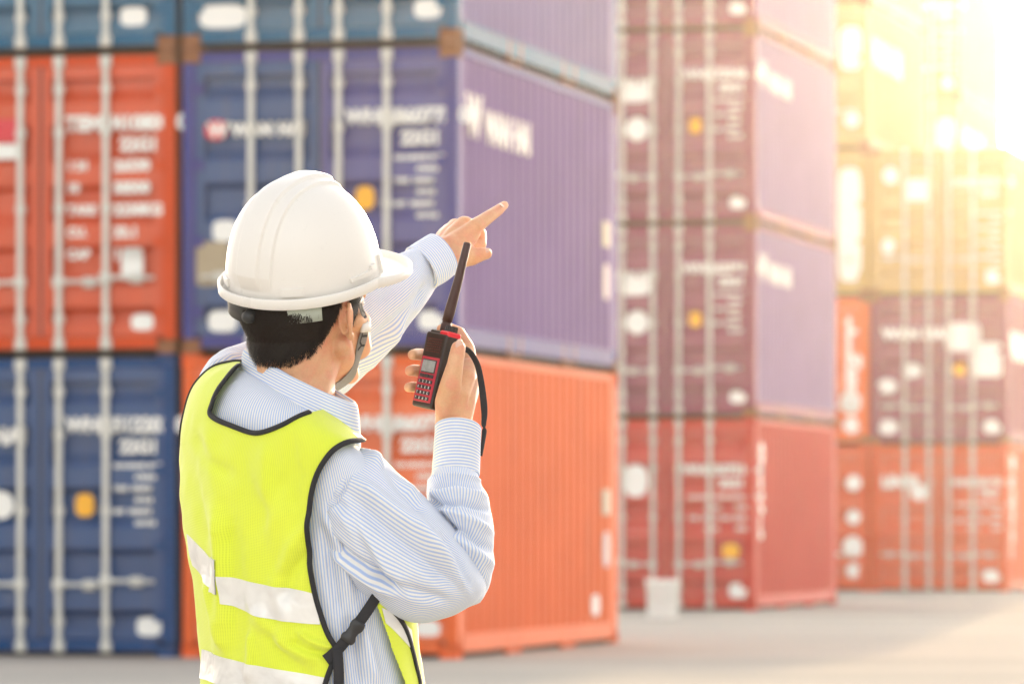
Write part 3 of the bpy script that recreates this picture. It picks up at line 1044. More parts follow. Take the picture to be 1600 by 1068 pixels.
LSLEEVE = Loft([
    (318, 640, .08, 420, 690, .08, .080),
    (309, 606, .115, 425, 672, .115, .085),
    (322, 572, .145, 436, 660, .145, .085),
    (350, 546, .17, 450, 652, .17, .083),
    (392, 530, .195, 476, 643, .195, .080),
    (446, 508, .225, 505, 636, .225, .077),
    (505, 476, .26, 541, 613, .26, .074),
    (558, 442, .30, 593, 560, .30, .069),
    (600, 414, .335, 640, 507, .335, .060),
    (630, 394, .365, 671, 467, .365, .052),
    (645, 387, .38, 680, 452, .38, .045),
    (658, 380, .392, 688, 444, .392, .039),
])
S_LSL = [([(560, 590), (610, 520), (660, 465)], 8, 5), ([(545, 600), (590, 530), (640, 470)], 7, -5), ([(600, 540), (625, 480), (655, 420)], 10, 4),
         ([(620, 520), (645, 480), (668, 440)], 6, -4), ([(590, 480), (625, 430), (650, 405)], 9, -3), ([(312, 600), (335, 572), (372, 552)], 7, 3), ([(330, 600), (350, 578), (385, 560)], 6, -3)]
shirt.add(*tube_grid(LSLEEVE, 260, 220, S_LSL, wr=0.0026, wscale=22, seed=21))
LCUFF = Loft([
    (650, 392, .375, 670, 440, .375, .030, -.5, .1),
    (642, 386, .375, 675, 450, .375, .040, -.5, .1),
    (646, 383, .38, 678, 449, .38, .041, -.5, .1),
    (660, 374, .395, 692, 440, .395, .041, -.5, .1),
    (673, 366, .41, 702, 432, .41, .041, -.5, .1),
    (676, 365, .412, 704, 430, .412, .041, -.5, .1),
    (677, 369, .412, 703, 426, .412, .037, -.5, .1),
    (668, 376, .40, 694, 430, .40, .034, -.5, .1),
])
shirt.add(*tube_grid(LCUFF, 120, 140, [], wr=0.0006, along=True))
shirt_o = pobj('shirt', shirt.mesh('shirt', M_SHIRT))

# collar: a folded band standing round the neck
def collar():
    g = Grid()
    # fall of the collar: outer (lower) edge and inner (upper, folded) edge, as closed loops round the neck
    low = Loft([(362, 602, .060, 564, 700, -.075, .094, .0, .10), (368, 588, .058, 564, 684, -.072, .090, 0, .10), (376, 564, .054, 562, 652, -.066, .083, 0, .10),
                (380, 549, .050, 559, 633, -.060, .078, 0, .10), (384, 545, .048, 554, 629, -.058, .075, 0, .10), (390, 549, .046, 549, 632, -.056, .072, 0, .10), (396, 580, .044, 540, 650, -.056, .071, 0, .10)])
    v, f = np.meshgrid(np.linspace(0, low.n - 1, 60), np.linspace(R_(40), R_(400), 200), indexing='ij')
    pos = low.pos(v, f); n = low.nrm(v, f)
    pos = pos + n * (0.0012 * vnoise(pos, 25, 5))[..., None]
    g.add(pos, tube_uv(low, v, f, along=True))
    return g.mesh('collar', M_SHIRT)
pobj('collar', collar(), shirt_o)

# ------------------------------------------------------------------ vest
S_VEST = [([(470, 985), (490, 1000), (520, 1012)], 6, 4), ([(455, 1000), (485, 1016), (518, 1022)], 6, -4), ([(500, 800), (470, 840), (440, 900)], 10, 3.5), ([(492, 850), (465, 890), (445, 940)], 8, -3.5),
          ([(330, 900), (345, 960), (360, 1020)], 8, 5), ([(395, 985), (400, 1020), (398, 1068)], 7, 4), ([(300, 700), (320, 790), (330, 850)], 9, -3), ([(315, 680), (335, 720), (372, 745)], 10, -2.5), ([(420, 690), (425, 760), (432, 850)], 11, 2.5), ([(460, 680), (462, 740), (470, 800)], 9, -2.5),
          ([(352, 800), (356, 900), (360, 1000)], 10, 6), ([(368, 820), (374, 910), (384, 1010)], 12, -6), ([(330, 660), (345, 760), (350, 840)], 14, 3),
          ([(400, 950), (440, 1000), (500, 1030)], 12, 4), ([(420, 980), (450, 1030), (490, 1060)], 10, -4), ([(395, 720), (440, 800), (470, 880)], 16, 2.5),
          ([(480, 730), (440, 760), (400, 840)], 14, -2.5), ([(395, 640), (390, 720), (410, 800)], 14, -2), ([(430, 900), (450, 960), (445, 1020)], 10, 3),
          ([(310, 880), (325, 960), (335, 1060)], 9, -4)]
def vest_pos(v, f, off):
    pos, n = TORSO.pos(v, f), TORSO.nrm(v, f)
    px, py = to_px(pos)
    near = np.clip(-n[..., 1] * 3 + 0.3, 0, 1)
    h = off + folds(px, py, near, S_VEST) + 0.0022 * vnoise(pos, 15, 31) + 0.0012 * vnoise(pos, 40, 32)
    h = off + 0.005 + np.where(h - off < 0, 0.006 * np.tanh((h - off) / 0.006), h - off)
    return pos + n * h[..., None]
def inside(px, py, poly):
    c = np.zeros(px.shape, bool)
    j = len(poly) - 1
    for i in range(len(poly)):
        xi, yi = poly[i]; xj, yj = poly[j]
        if yi != yj:
            c ^= ((yi > py) != (yj > py)) & (px < (xj - xi) * (py - yi) / (yj - yi) + xi)
        j = i
    return c
ARM_R = [(562, 694), (540, 697), (521, 706), (507, 724), (497, 745), (490, 775), (487, 810), (485, 850), (488, 890), (495, 930), (505, 965), (515, 992), (528, 1016), (521, 1036), (512, 1062), (500, 1110), (492, 1180)]
NECK = [(376, 578), (352, 608), (340, 634), (339, 652), (370, 667), (405, 678), (440, 670), (482, 654)]
def vest_mesh():
    g = Grid()
    nv, nf = 420, 460
    v, f = np.meshgrid(np.linspace(0.25, 12.6, nv), np.linspace(R_(110), R_(372), nf), indexing='ij')
    pos = vest_pos(v, f, 0.0045)
    px, py = to_px(TORSO.pos(v, f))
    far = (f < math.pi) | (f > 2 * math.pi)
    # back panel: left of the right armhole line, outside the neck opening
    poly = ARM_R + [(200, 1200), (200, 500), (370, 500), (376, 578)] + NECK[1:] + [(520, 640), (575, 670)]
    keep = inside(px, py, poly) & ~far
    # left flank, on the hidden side: below the left armhole
    lim = np.interp(v[:, 0], [0, 4, 6, 7.5, 12.6], [R_(110), R_(118), R_(140), R_(172), R_(179)])[:, None]
    keep |= (f < math.pi) & (f > lim) & (v < 11.5)
    # over the right shoulder to the hidden side
    keep |= (f > 2 * math.pi) & (v > 10.1) & (v < 11.4)
    cell = keep[:-1, :-1] & keep[1:, 1:] & keep[:-1, 1:] & keep[1:, :-1]
    uv = np.stack([f * 0.16, v * 0.075], -1)
    g.add(pos, uv, cell)
    # front panel beyond the striped flank
    v, f = np.meshgrid(np.linspace(0.25, 11.0, 240), np.linspace(R_(300), R_(440), 200), indexing='ij')
    pos = vest_pos(v, f, 0.0055)
    px, py = to_px(TORSO.pos(v, f))
    far = f > 2 * math.pi
    edge = np.interp(py, [700, 880, 945, 985, 1068, 1180], [640, 590, 583, 597, 624, 640])
    keep = (~far & (px > edge) & (py > 760)) | (far & (v < 8.3))
    cell = keep[:-1, :-1] & keep[1:, 1:] & keep[:-1, 1:] & keep[1:, :-1]
    g.add(pos, np.stack([f * 0.16, v * 0.075], -1), cell)
    return g.mesh('safety_vest', M_VEST)
vest_o = pobj('safety_vest', vest_mesh())

def spline(pts, n):
    pts = np.array(pts, float)
    t = np.linspace(0, len(pts) - 1, n)
    i = np.minimum(t.astype(int), len(pts) - 2); u = (t - i)[:, None]
    p0, p1, p2, p3 = pts[np.maximum(i - 1, 0)], pts[i], pts[i + 1], pts[np.minimum(i + 2, len(pts) - 1)]
    return 0.5 * (2 * p1 + (p2 - p0) * u + (2 * p0 - 5 * p1 + 4 * p2 - p3) * u ** 2 + (3 * p1 - p0 - 3 * p2 + p3) * u ** 3)
def on_vest(line, n, off=0.006):
    q = np.array([TORSO.inv(*p) for p in spline(line, n)])
    for k in range(3):
        q[1:-1] = (q[:-2] + 2 * q[1:-1] + q[2:]) / 4
    return vest_pos(q[:, 0], q[:, 1], off), TORSO.nrm(q[:, 0], q[:, 1])
def ribbon_mesh(pos, nrm, w, th, name, mat):
    """flat strip of width w and thickness th that follows a line on a surface"""
    pos, nrm = np.asarray(pos), np.asarray(nrm)
    t = np.gradient(pos, axis=0); t /= np.linalg.norm(t, axis=1, keepdims=True)
    b = np.cross(nrm, t); b /= np.linalg.norm(b, axis=1, keepdims=True)
    n = np.cross(t, b)
    ws = np.broadcast_to(np.asarray(w, float), (len(pos),))[:, None]
    prof = [(-1, -1), (-1, .2), (-.8, 1), (.8, 1), (1, .2), (1, -1)]
    vs_ = np.stack([pos + b * (a * ws / 2) + n * (c * th / 2) for a, c in prof], 1)
    m = MB(); k = len(prof)
    fs = [(i * k + j, i * k + (j + 1) % k, (i + 1) * k + (j + 1) % k, (i + 1) * k + j) for i in range(len(pos) - 1) for j in range(k)]
    fs += [tuple(range(k)), tuple(range((len(pos) - 1) * k, len(pos) * k))[::-1]]
    m.add(vs_.reshape(-1, 3), fs)
    me = m.mesh(name, [mat], True)
    bm = bmesh.new(); bm.from_mesh(me); bmesh.ops.recalc_face_normals(bm, faces=bm.faces[:]); bm.to_mesh(me); bm.free()
    return me
for line, n in ((ARM_R, 90), (NECK, 60)):
    p_, n_ = on_vest(line, n, 0.0055)
    pobj('binding', ribbon_mesh(p_, n_, 0.0075, 0.004, 'binding', M_BLACK), vest_o)
# left armhole edge runs along the outline
q = np.linspace(11.6, 6.3, 50)
fq = np.interp(q, [4, 6, 7.5, 9, 11.6], [R_(118), R_(158), R_(179), R_(184), R_(190)])
pobj('binding', ribbon_mesh(vest_pos(q, fq, 0.005), TORSO.nrm(q, fq), 0.0075, 0.004, 'binding', M_BLACK), vest_o)
p_, n_ = on_vest([(598, 945), (612, 962), (624, 982), (633, 1010), (640, 1040), (645, 1068), (648, 1110)], 40, 0.007)
pobj('binding', ribbon_mesh(p_, n_, 0.0075, 0.004, 'binding', M_BLACK), vest_o)

def tape(top, bot, n=70, m=9, off=0.0062):
    a = np.array([TORSO.inv(*p) for p in spline(top, n)])
    b = np.array([TORSO.inv(*p) for p in spline(bot, n)])
    for arr in (a, b):
        for k in range(2): arr[1:-1] = (arr[:-2] + 2 * arr[1:-1] + arr[2:]) / 4
    t = np.linspace(0, 1, m)[None, :, None]
    q = a[:, None] * (1 - t) + b[:, None] * t
    pos = vest_pos(q[..., 0], q[..., 1], off)
    nr = TORSO.nrm(q[..., 0], q[..., 1])
    g = Grid()
    g.add(pos, np.stack([q[..., 1] * 0.16, q[..., 0] * 0.075], -1))
    edge = np.concatenate([pos[:, :1] - nr[:, :1] * 0.003, pos[:, :1]], 1); g.add(edge, np.zeros(edge.shape[:2] + (2,)))
    edge = np.concatenate([pos[:, -1:], pos[:, -1:] - nr[:, -1:] * 0.003], 1); g.add(edge, np.zeros(edge.shape[:2] + (2,)))
    return pobj('reflective_tape', g.mesh('reflective_tape', M_TAPE), vest_o)
tape([(302, 833), (318, 850), (336, 868), (356, 889)], [(308, 882), (322, 898), (340, 914), (357, 926)], off=0.0058)
tape([(357, 898), (385, 905), (430, 914), (470, 920), (492, 926)], [(361, 941), (390, 954), (430, 965), (475, 972), (503, 974)], off=0.0066)
tape([(323, 1013), (350, 1023), (385, 1033), (430, 1043), (480, 1052), (512, 1058)], [(323, 1058), (350, 1068), (385, 1079), (430, 1090), (480, 1099), (500, 1104)])
tape([(344, 868), (350, 870), (356, 873)], [(343, 922), (350, 924), (357, 926)], n=10, off=0.0076)
tape([(590, 948), (602, 955), (618, 968), (632, 984)], [(596, 972), (606, 982), (622, 1000), (637, 1018)], off=0.0068)

# side adjuster strap with its buckle
def strap():
    p_, n_ = on_vest([(512, 1030), (527, 1016), (545, 992), (562, 965), (578, 938), (592, 910)], 30, 0.010)
    pobj('side_strap', ribbon_mesh(p_, n_, 0.016, 0.002, 'side_strap', M_BLACK), vest_o)
    p_, n_ = on_vest([(528, 1012), (530, 1035), (531, 1060), (530, 1100)], 14, 0.011)
    pobj('side_strap', ribbon_mesh(p_, n_, 0.015, 0.002, 'side_strap', M_BLACK), vest_o)
    p_, n_ = on_vest([(540, 1001), (549, 987), (560, 969)], 8, 0.0125)
    me = ribbon_mesh(p_, n_, [0.018, 0.022, 0.022, 0.016, 0.016, 0.021, 0.021, 0.017], 0.0045, 'buckle', M_BUCKLE)
    pobj('buckle', me, vest_o)
strap()

# ------------------------------------------------------------------ trousers, shoes
FW = np.array((.82, .57, 0)); RT = np.array((.57, -.82, 0)); UP = np.array((0, 0, 1.0))
hipc = np.array((P(491, 1150, 0)[0], PZ, 0))
def rings_mesh(rings, nf=48):
    """rings: (centre, axis a, axis b)"""
    m = MB()
    f = np.linspace(0, 2 * math.pi, nf, endpoint=False)
    vs_ = np.concatenate([c + np.outer(np.cos(f), a) + np.outer(np.sin(f), b) for c, a, b in rings])
    fs = [(i * nf + k, i * nf + (k + 1) % nf, (i + 1) * nf + (k + 1) % nf, (i + 1) * nf + k) for i in range(len(rings) - 1) for k in range(nf)]
    fs += [tuple(range(nf))[::-1], tuple(range((len(rings) - 1) * nf, len(rings) * nf))]
    return m.add(vs_, fs)
tm = MB()
r0 = rings_mesh([(hipc + UP * z, RT * a, FW * b) for z, a, b in ((0.80, 0.150, 0.10), (0.70, 0.172, 0.118), (0.82, 0.168, 0.116), (0.88, 0.160, 0.108))])
tm.add(r0.v, r0.f)
for s_ in (-1, 1):
    rr = [(hipc + RT * s_ * x + FW * y + UP * z, RT * a, FW * b) for z, x, y, a, b in ((0.80, .082, 0, .084, .105), (0.70, .088, .0, .086, .10), (0.48, .094, .012, .068, .074), (0.28, .097, .0, .062, .066), (0.10, .10, -.012, .056, .06), (0.03, .10, -.015, .056, .062))]
    q_ = rings_mesh(rr); tm.add(q_.v, q_.f)
pobj('trousers', tm.mesh('trousers', [M_TROUSER], True))
for s_ in (-1, 1):
    c = hipc + RT * s_ * .10
    q_ = rings_mesh([(c + FW * (y) + UP * z, RT * a, UP * b) for y, z, a, b in ((-.085, .035, .012, .02), (-.08, .045, .033, .045), (-.03, .05, .038, .05), (.05, .04, .045, .04), (.11, .03, .047, .03), (.165, .022, .036, .022), (.185, .018, .012, .012))], 24)
    pobj('shoe', q_.mesh('shoe', [M_SHOE], True))

# ------------------------------------------------------------------ body: head, neck, arms and hands as one skin
def capsule(m, a, ra, b, rb, n=16, k=5):
    a, b = Vector(a), Vector(b)
    d = b - a
    t = d.normalized() if d.length > 1e-6 else Vector((0, 0, 1))
    up = Vector((0, 0, 1)) if abs(t.z) < 0.9 else Vector((1, 0, 0))
    x = t.cross(up).normalized(); y = t.cross(x)
    prof = [(-ra * math.cos(math.pi / 2 * i / k), ra * math.sin(math.pi / 2 * i / k)) for i in range(1, k + 1)]
    prof2 = [(d.length + rb * math.sin(math.pi / 2 * i / k), rb * math.cos(math.pi / 2 * i / k)) for i in range(0, k)]
    pr = prof + prof2
    v = [a - t * ra] + [a + t * s_ + (x * math.cos(2 * math.pi * j / n) + y * math.sin(2 * math.pi * j / n)) * r for s_, r in pr for j in range(n)] + [b + t * rb]
    f = [(0, 1 + (j + 1) % n, 1 + j) for j in range(n)]
    for i in range(len(pr) - 1):
        o = 1 + i * n
        f += [(o + j, o + (j + 1) % n, o + n + (j + 1) % n, o + n + j) for j in range(n)]
    o = 1 + (len(pr) - 1) * n
    f += [(o + j, o + (j + 1) % n, len(v) - 1) for j in range(n)]
    m.add(v, f)
def chain(m, pts):
    """pts: (px, py, dy, radius in metres)"""
    for a, b in zip(pts[:-1], pts[1:]):
        capsule(m, P(*a[:3]), a[3], P(*b[:3]), b[3])
def ellipsoid(m, c, ax, n=28, k=16):
    c = np.array(c); ax = [np.array(a) for a in ax]
    v = [c - ax[2]]; f = []
    for i in range(1, k):
        th = -math.pi / 2 + math.pi * i / k
        for j in range(n):
            w = 2 * math.pi * j / n
            v.append(c + ax[0] * math.cos(th) * math.cos(w) + ax[1] * math.cos(th) * math.sin(w) + ax[2] * math.sin(th))
    v.append(c + ax[2])
    f += [(0, 1 + (j + 1) % n, 1 + j) for j in range(n)]
    for i in range(k - 2):
        o = 1 + i * n
        f += [(o + j, o + (j + 1) % n, o + n + (j + 1) % n, o + n + j) for j in range(n)]
    o = 1 + (k - 2) * n
    f += [(o + j, o + (j + 1) % n, len(v) - 1) for j in range(n)]
    if np.dot(np.cross(ax[0], ax[1]), ax[2]) < 0: f = [q[::-1] for q in f]
    m.add(v, f)

def frame_axes(psi, pitch, roll):
    f0 = np.array((math.cos(psi), math.sin(psi), 0)); r0 = np.array((math.sin(psi), -math.cos(psi), 0)); z = np.array((0, 0, 1.0))
    f = f0 * math.cos(pitch) + z * math.sin(pitch)
    u = -f0 * math.sin(pitch) + z * math.cos(pitch)
    r = r0 * math.cos(roll) - u * math.sin(roll)
    return f, r, u * math.cos(roll) + r0 * math.sin(roll)
HF, HR, HU = frame_axes(R_(50), R_(12), R_(4))
EF, ER, EU = frame_axes(R_(50), R_(18), R_(11))
EO = P(476, 430, .02)
HO = P(480, 498, .02)                       # between the ears
def H(f, r, u): return HO + HF * f + HR * r + HU * u
bm_ = MB()
# skull and face
ellipsoid(bm_, H(-.010, 0, .036), (HF * .094, HR * .076, HU * .094))
ellipsoid(bm_, H(.030, 0, -.020), (HF * .058, HR * .062, HU * .078))
ellipsoid(bm_, H(.042, 0, -.064), (HF * .036, HR * .042, HU * .040))
for s_ in (-1, 1):
    capsule(bm_, H(.004, s_ * .058, -.036), .016, H(.055, s_ * .022, -.090), .016)          # jaw
    capsule(bm_, H(.056, s_ * .050, -.012), .018, H(.034, s_ * .062, -.006), .014)          # cheekbone
    capsule(bm_, H(.066, s_ * .044, .028), .013, H(.078, s_ * .012, .032), .012)            # brow
    capsule(bm_, H(.060, s_ * .040, -.050), .020, H(.050, s_ * .046, -.020), .020)          # cheek
    capsule(bm_, H(.080, s_ * .010, -.034), .008, H(.088, s_ * .007, -.033), .008)          # nostril wing
    # ear: rim, fold, lobe, back
    e = lambda f, u, o=0.0: H(f * .84, s_ * (.078 + o + max(0, -f - .002) * .58), u * .84 + .001)
    rim = [(.006, -.004, .002), (.006, .014, .004), (-.002, .027, .007), (-.013, .031, .009), (-.022, .024, .010), (-.024, .010, .009), (-.020, -.006, .008), (-.012, -.018, .006), (-.003, -.027, .004), (.004, -.024, .002)]
    for a, b in zip(rim[:-1], rim[1:]):
        capsule(bm_, e(*a), .0034, e(*b), .0034, 10, 4)
    capsule(bm_, e(-.004, -.024, .004), .0062, e(.000, -.029, .003), .0055, 10, 4)
    for a, b in (((-.012, .018, .004), (-.015, .004, .004)), ((-.015, .004, .004), (-.008, -.010, .004)), ((.003, -.002, .003), (.004, -.010, .003))):
        capsule(bm_, e(*a), .0028, e(*b), .0028, 10, 4)
    ellipsoid(bm_, e(-.010, .004, -.005), (HF * .012, HR * .004, HU * .023))
capsule(bm_, H(.086, 0, .018), .008, H(.094, 0, -.024), .010)                               # nose
capsule(bm_, H(.070, -.018, -.062), .007, H(.070, .018, -.062), .007)                       # lips
capsule(bm_, H(.076, -.008, -.061), .007, H(.076, .008, -.061), .007)
capsule(bm_, H(.060, 0, -.090), .020, H(.052, 0, -.094), .020)                              # chin
# neck and hidden trunk
capsule(bm_, H(-.030, 0, -.010), .060, P(462, 600, .01), .058)
capsule(bm_, H(-.052, 0, -.02), .040, P(445, 610, .0), .045)
capsule(bm_, P(462, 600, .01), .058, P(455, 650, .0), .066)
capsule(bm_, H(.0, .030, -.06), .022, P(488, 620, -.03), .024)
tr = []
v_, f_ = np.meshgrid(np.linspace(1.0, 11.6, 40), np.linspace(0, 2 * math.pi, 48, endpoint=False), indexing='ij')
pp = TORSO.pos(v_, f_); cc = TORSO.ring(v_)[..., 0:3]
pp = cc + (pp - cc) * 0.86
k_ = 48
fs = [(i * k_ + j, i * k_ + (j + 1) % k_, (i + 1) * k_ + (j + 1) % k_, (i + 1) * k_ + j) for i in range(39) for j in range(k_)]
fs += [tuple(range(k_))[::-1], tuple(range(39 * k_, 40 * k_))]
bm_.add(pp.reshape(-1, 3), fs)
# arms inside the sleeves
chain(bm_, [(530, 770, -.08, .055), (600, 820, -.12, .046), (700, 885, -.105, .030), (716, 800, -.09, .030), (710, 700, -.055, .027)])
chain(bm_, [(370, 620, .13, .052), (470, 575, .22, .046), (560, 515, .30, .042), (630, 440, .36, .034), (668, 412, .39, .027)])

# left hand, pointing
LW = [(662, 416, .385, .026), (690, 400, .412, .0235)]
chain(bm_, LW); chain(bm_, [(668, 404, .39, .024), (692, 390, .425, .021)])
K = [(741, 355, .445, .0125), (724, 350, .470, .0125), (711, 353, .490, .0118), (701, 359, .503, .0105)]
for (x, y, d, r), (wx, wy, wd) in zip(K, ((697, 396, .415), (693, 391, .425), (690, 388, .435), (688, 388, .44))):
    chain(bm_, [(wx, wy, wd, .016), ((x + wx) / 2, (y + wy) / 2 - 1, (d + wd) / 2, .0155), (x, y, d, r)])
for a, b in zip(K[:-1], K[1:]):
    chain(bm_, [(a[0] - 6, a[1] + 8, a[2], .0125), (b[0] - 6, b[1] + 8, b[2], .0125)])
chain(bm_, [(742, 354, .445, .0125), (766, 337, .475, .0098), (779, 328, .495, .0086), (788, 320.5, .51, .0068)])      # index
chain(bm_, [(727, 350, .470, .0125), (750, 366, .492, .0105), (751, 382, .472, .0092), (738, 386, .455, .0085)])       # middle, curled
chain(bm_, [(713, 353, .490, .0118), (740, 370, .512, .0100), (742, 386, .492, .0090), (728, 390, .472, .0082)])
chain(bm_, [(702, 359, .503, .0105), (726, 374, .525, .0090), (728, 389, .508, .0080), (716, 393, .49, .0075)])
chain(bm_, [(700, 404, .405, .0185), (718, 402, .415, .0165), (737, 401, .425, .0140), (751, 397, .432, .0112), (760, 396, .437, .0090)])  # thumb
chain(bm_, [(712, 396, .415, .0165), (728, 376, .435, .0150), (738, 364, .445, .0130)])
chain(bm_, [(705, 385, .42, .018), (722, 370, .445, .016)])

# right hand, closed on the radio
chain(bm_, [(703, 690, -.055, .0225), (702, 655, -.055, .0205)]); chain(bm_, [(716, 690, -.055, .0215), (716, 655, -.050, .0205)])
chain(bm_, [(702, 655, -.055, .0200), (698, 628, -.066, .0175), (704, 602, -.082, .0160), (711, 570, -.088, .0122), (716, 544, -.086, .0108)])     # thumb
chain(bm_, [(716, 655, -.050, .020), (724, 625, -.040, .019), (733, 598, -.024, .0150)])
chain(bm_, [(708, 645, -.055, .019), (716, 615, -.062, .0165), (727, 590, -.045, .0150), (732, 574, -.025, .0140)])
chain(bm_, [(717, 640, -.040, .019), (728, 612, -.02, .016)])
chain(bm_, [(733, 578, -.018, .0140), (730, 545, .006, .0115), (716, 520, .022, .0098), (700, 512, .028, .0085), (690, 514, .022, .0078)])   # index over the top
chain(bm_, [(735, 590, .000, .0140), (722, 570, .034, .0112), (672, 556, .030, .0096), (652, 553, .008, .0088), (645, 554, -.008, .0078)])
chain(bm_, [(735, 606, .004, .0135), (718, 594, .036, .0108), (666, 582, .030, .0094), (647, 578, .008, .0088), (640.5, 579, -.008, .0078)])
chain(bm_, [(730, 626, .002, .0130), (708, 616, .032, .0100), (662, 608, .026, .0088), (645, 604, .006, .0080), (638.5, 605, -.008, .0072)])
chain(bm_, [(716, 655, -.04, .018), (732, 610, -.005, .016)]); chain(bm_, [(712, 660, -.04, .018), (728, 628, .0, .015)])

def fuse(mb, voxel, name):
    me = mb.mesh(name)
    o = bpy.data.objects.new(name, me); COL.objects.link(o)
    md = o.modifiers.new('fuse', 'REMESH'); md.mode = 'VOXEL'; md.voxel_size = voxel; md.adaptivity = 0
    bpy.context.view_layer.update()
    out = bpy.data.meshes.new_from_object(o.evaluated_get(bpy.context.evaluated_depsgraph_get()))
    bpy.data.objects.remove(o); bpy.data.meshes.remove(me)
    return out
def relax(me, its, weight=None):
    n = len(me.vertices)
    co = np.empty(n * 3); me.vertices.foreach_get('co', co); co = co.reshape(-1, 3)
    ed = np.empty(len(me.edges) * 2, int); me.edges.foreach_get('vertices', ed); ed = ed.reshape(-1, 2)
    deg = np.bincount(ed.reshape(-1), minlength=n)[:, None].clip(1)
    i_, j_ = np.concatenate([ed[:, 0], ed[:, 1]]), np.concatenate([ed[:, 1], ed[:, 0]])
    w = np.ones((n, 1)) if weight is None else weight(co)[:, None]
    for k in range(its):
        lam = 0.55 if k % 2 == 0 else -0.35
        s_ = np.stack([np.bincount(i_, weights=co[j_, a], minlength=n) for a in range(3)], 1) / deg
        co = co + (s_ - co) * lam * w
    me.vertices.foreach_set('co', co.reshape(-1)); me.update()
    return co
body = fuse(bm_, 0.0019, 'body')
def w_head(co):
    d = np.linalg.norm(co - HO, axis=1)
    l_ = (co - HO) @ HR
    ear = (np.abs(l_) > .070) & (((co - HO) @ HF) < .016) & (((co - HO) @ HF) > -.04) & (np.abs((co - HO) @ HU) < .045)
    return np.where((d < .26) & ~ear & (co[:, 0] < P(620, 500)[0]), 1.0, 0.0)
relax(body, 12, lambda co: np.where((np.abs((co - HO) @ HR) > .072) & (np.linalg.norm(co - HO, axis=1) < .11), .45, 1.0))
BCO = relax(body, 40, w_head)
body.polygons.foreach_set('use_smooth', [True] * len(body.polygons))
BNO = np.empty(len(body.vertices) * 3); body.vertices.foreach_get('normal', BNO); BNO = BNO.reshape(-1, 3)
body.materials.append(M_SKIN)
body_o = pobj('body', body)

# eyes and brows on the far face
for s_ in (-1, 1):
    m = MB(); ellipsoid(m, H(.072, s_ * .032, .012), (HF * .012, HR * .014, HU * .008))
    pobj('eye', m.mesh('eye', [M_WHITE], True), body_o)
    m = MB(); capsule(m, H(.074, s_ * .048, .034), .003, H(.086, s_ * .016, .037), .004)
    pobj('eyebrow', m.mesh('eyebrow', [M_HAIR], True), body_o)
# nails
M_NAIL = plain('fingernail', (0.72, 0.46, 0.36), 0.3, 0, 0.05)
def nail(c, along, out, w, l_):
    a = Vector(along).normalized(); n = Vector(out); n = (n - a * n.dot(a)).normalized(); s_ = a.cross(n)
    m = MB(); ellipsoid(m, c, (np.array(a) * l_, np.array(s_) * w, np.array(n) * .0016), 20, 10)
    pobj('fingernail', m.mesh('fingernail', [M_NAIL], True), body_o)
def on_skin(px, py):
    x, y = to_px(BCO)
    ok = (BNO[:, 1] < -0.2)
    d = np.where(ok, np.hypot(x - px, y - py) + (BCO[:, 1] - PZ) * 6, 1e9)
    k = int(np.argmin(d)); return BCO[k], BNO[k]
c, n_ = on_skin(717.5, 538); nail(c - n_ * .0006, P(717, 530) - P(715, 546), n_ + np.array((.35, 0, 0)), .0062, .0078)
c, n_ = on_skin(784, 321); nail(c - n_ * .0006, P(788, 319, .04) - P(779, 327), n_, .0045, .006)
c, n_ = on_skin(760, 391); nail(c - n_ * .0006, P(764, 393) - P(752, 395), n_, .0045, .006)

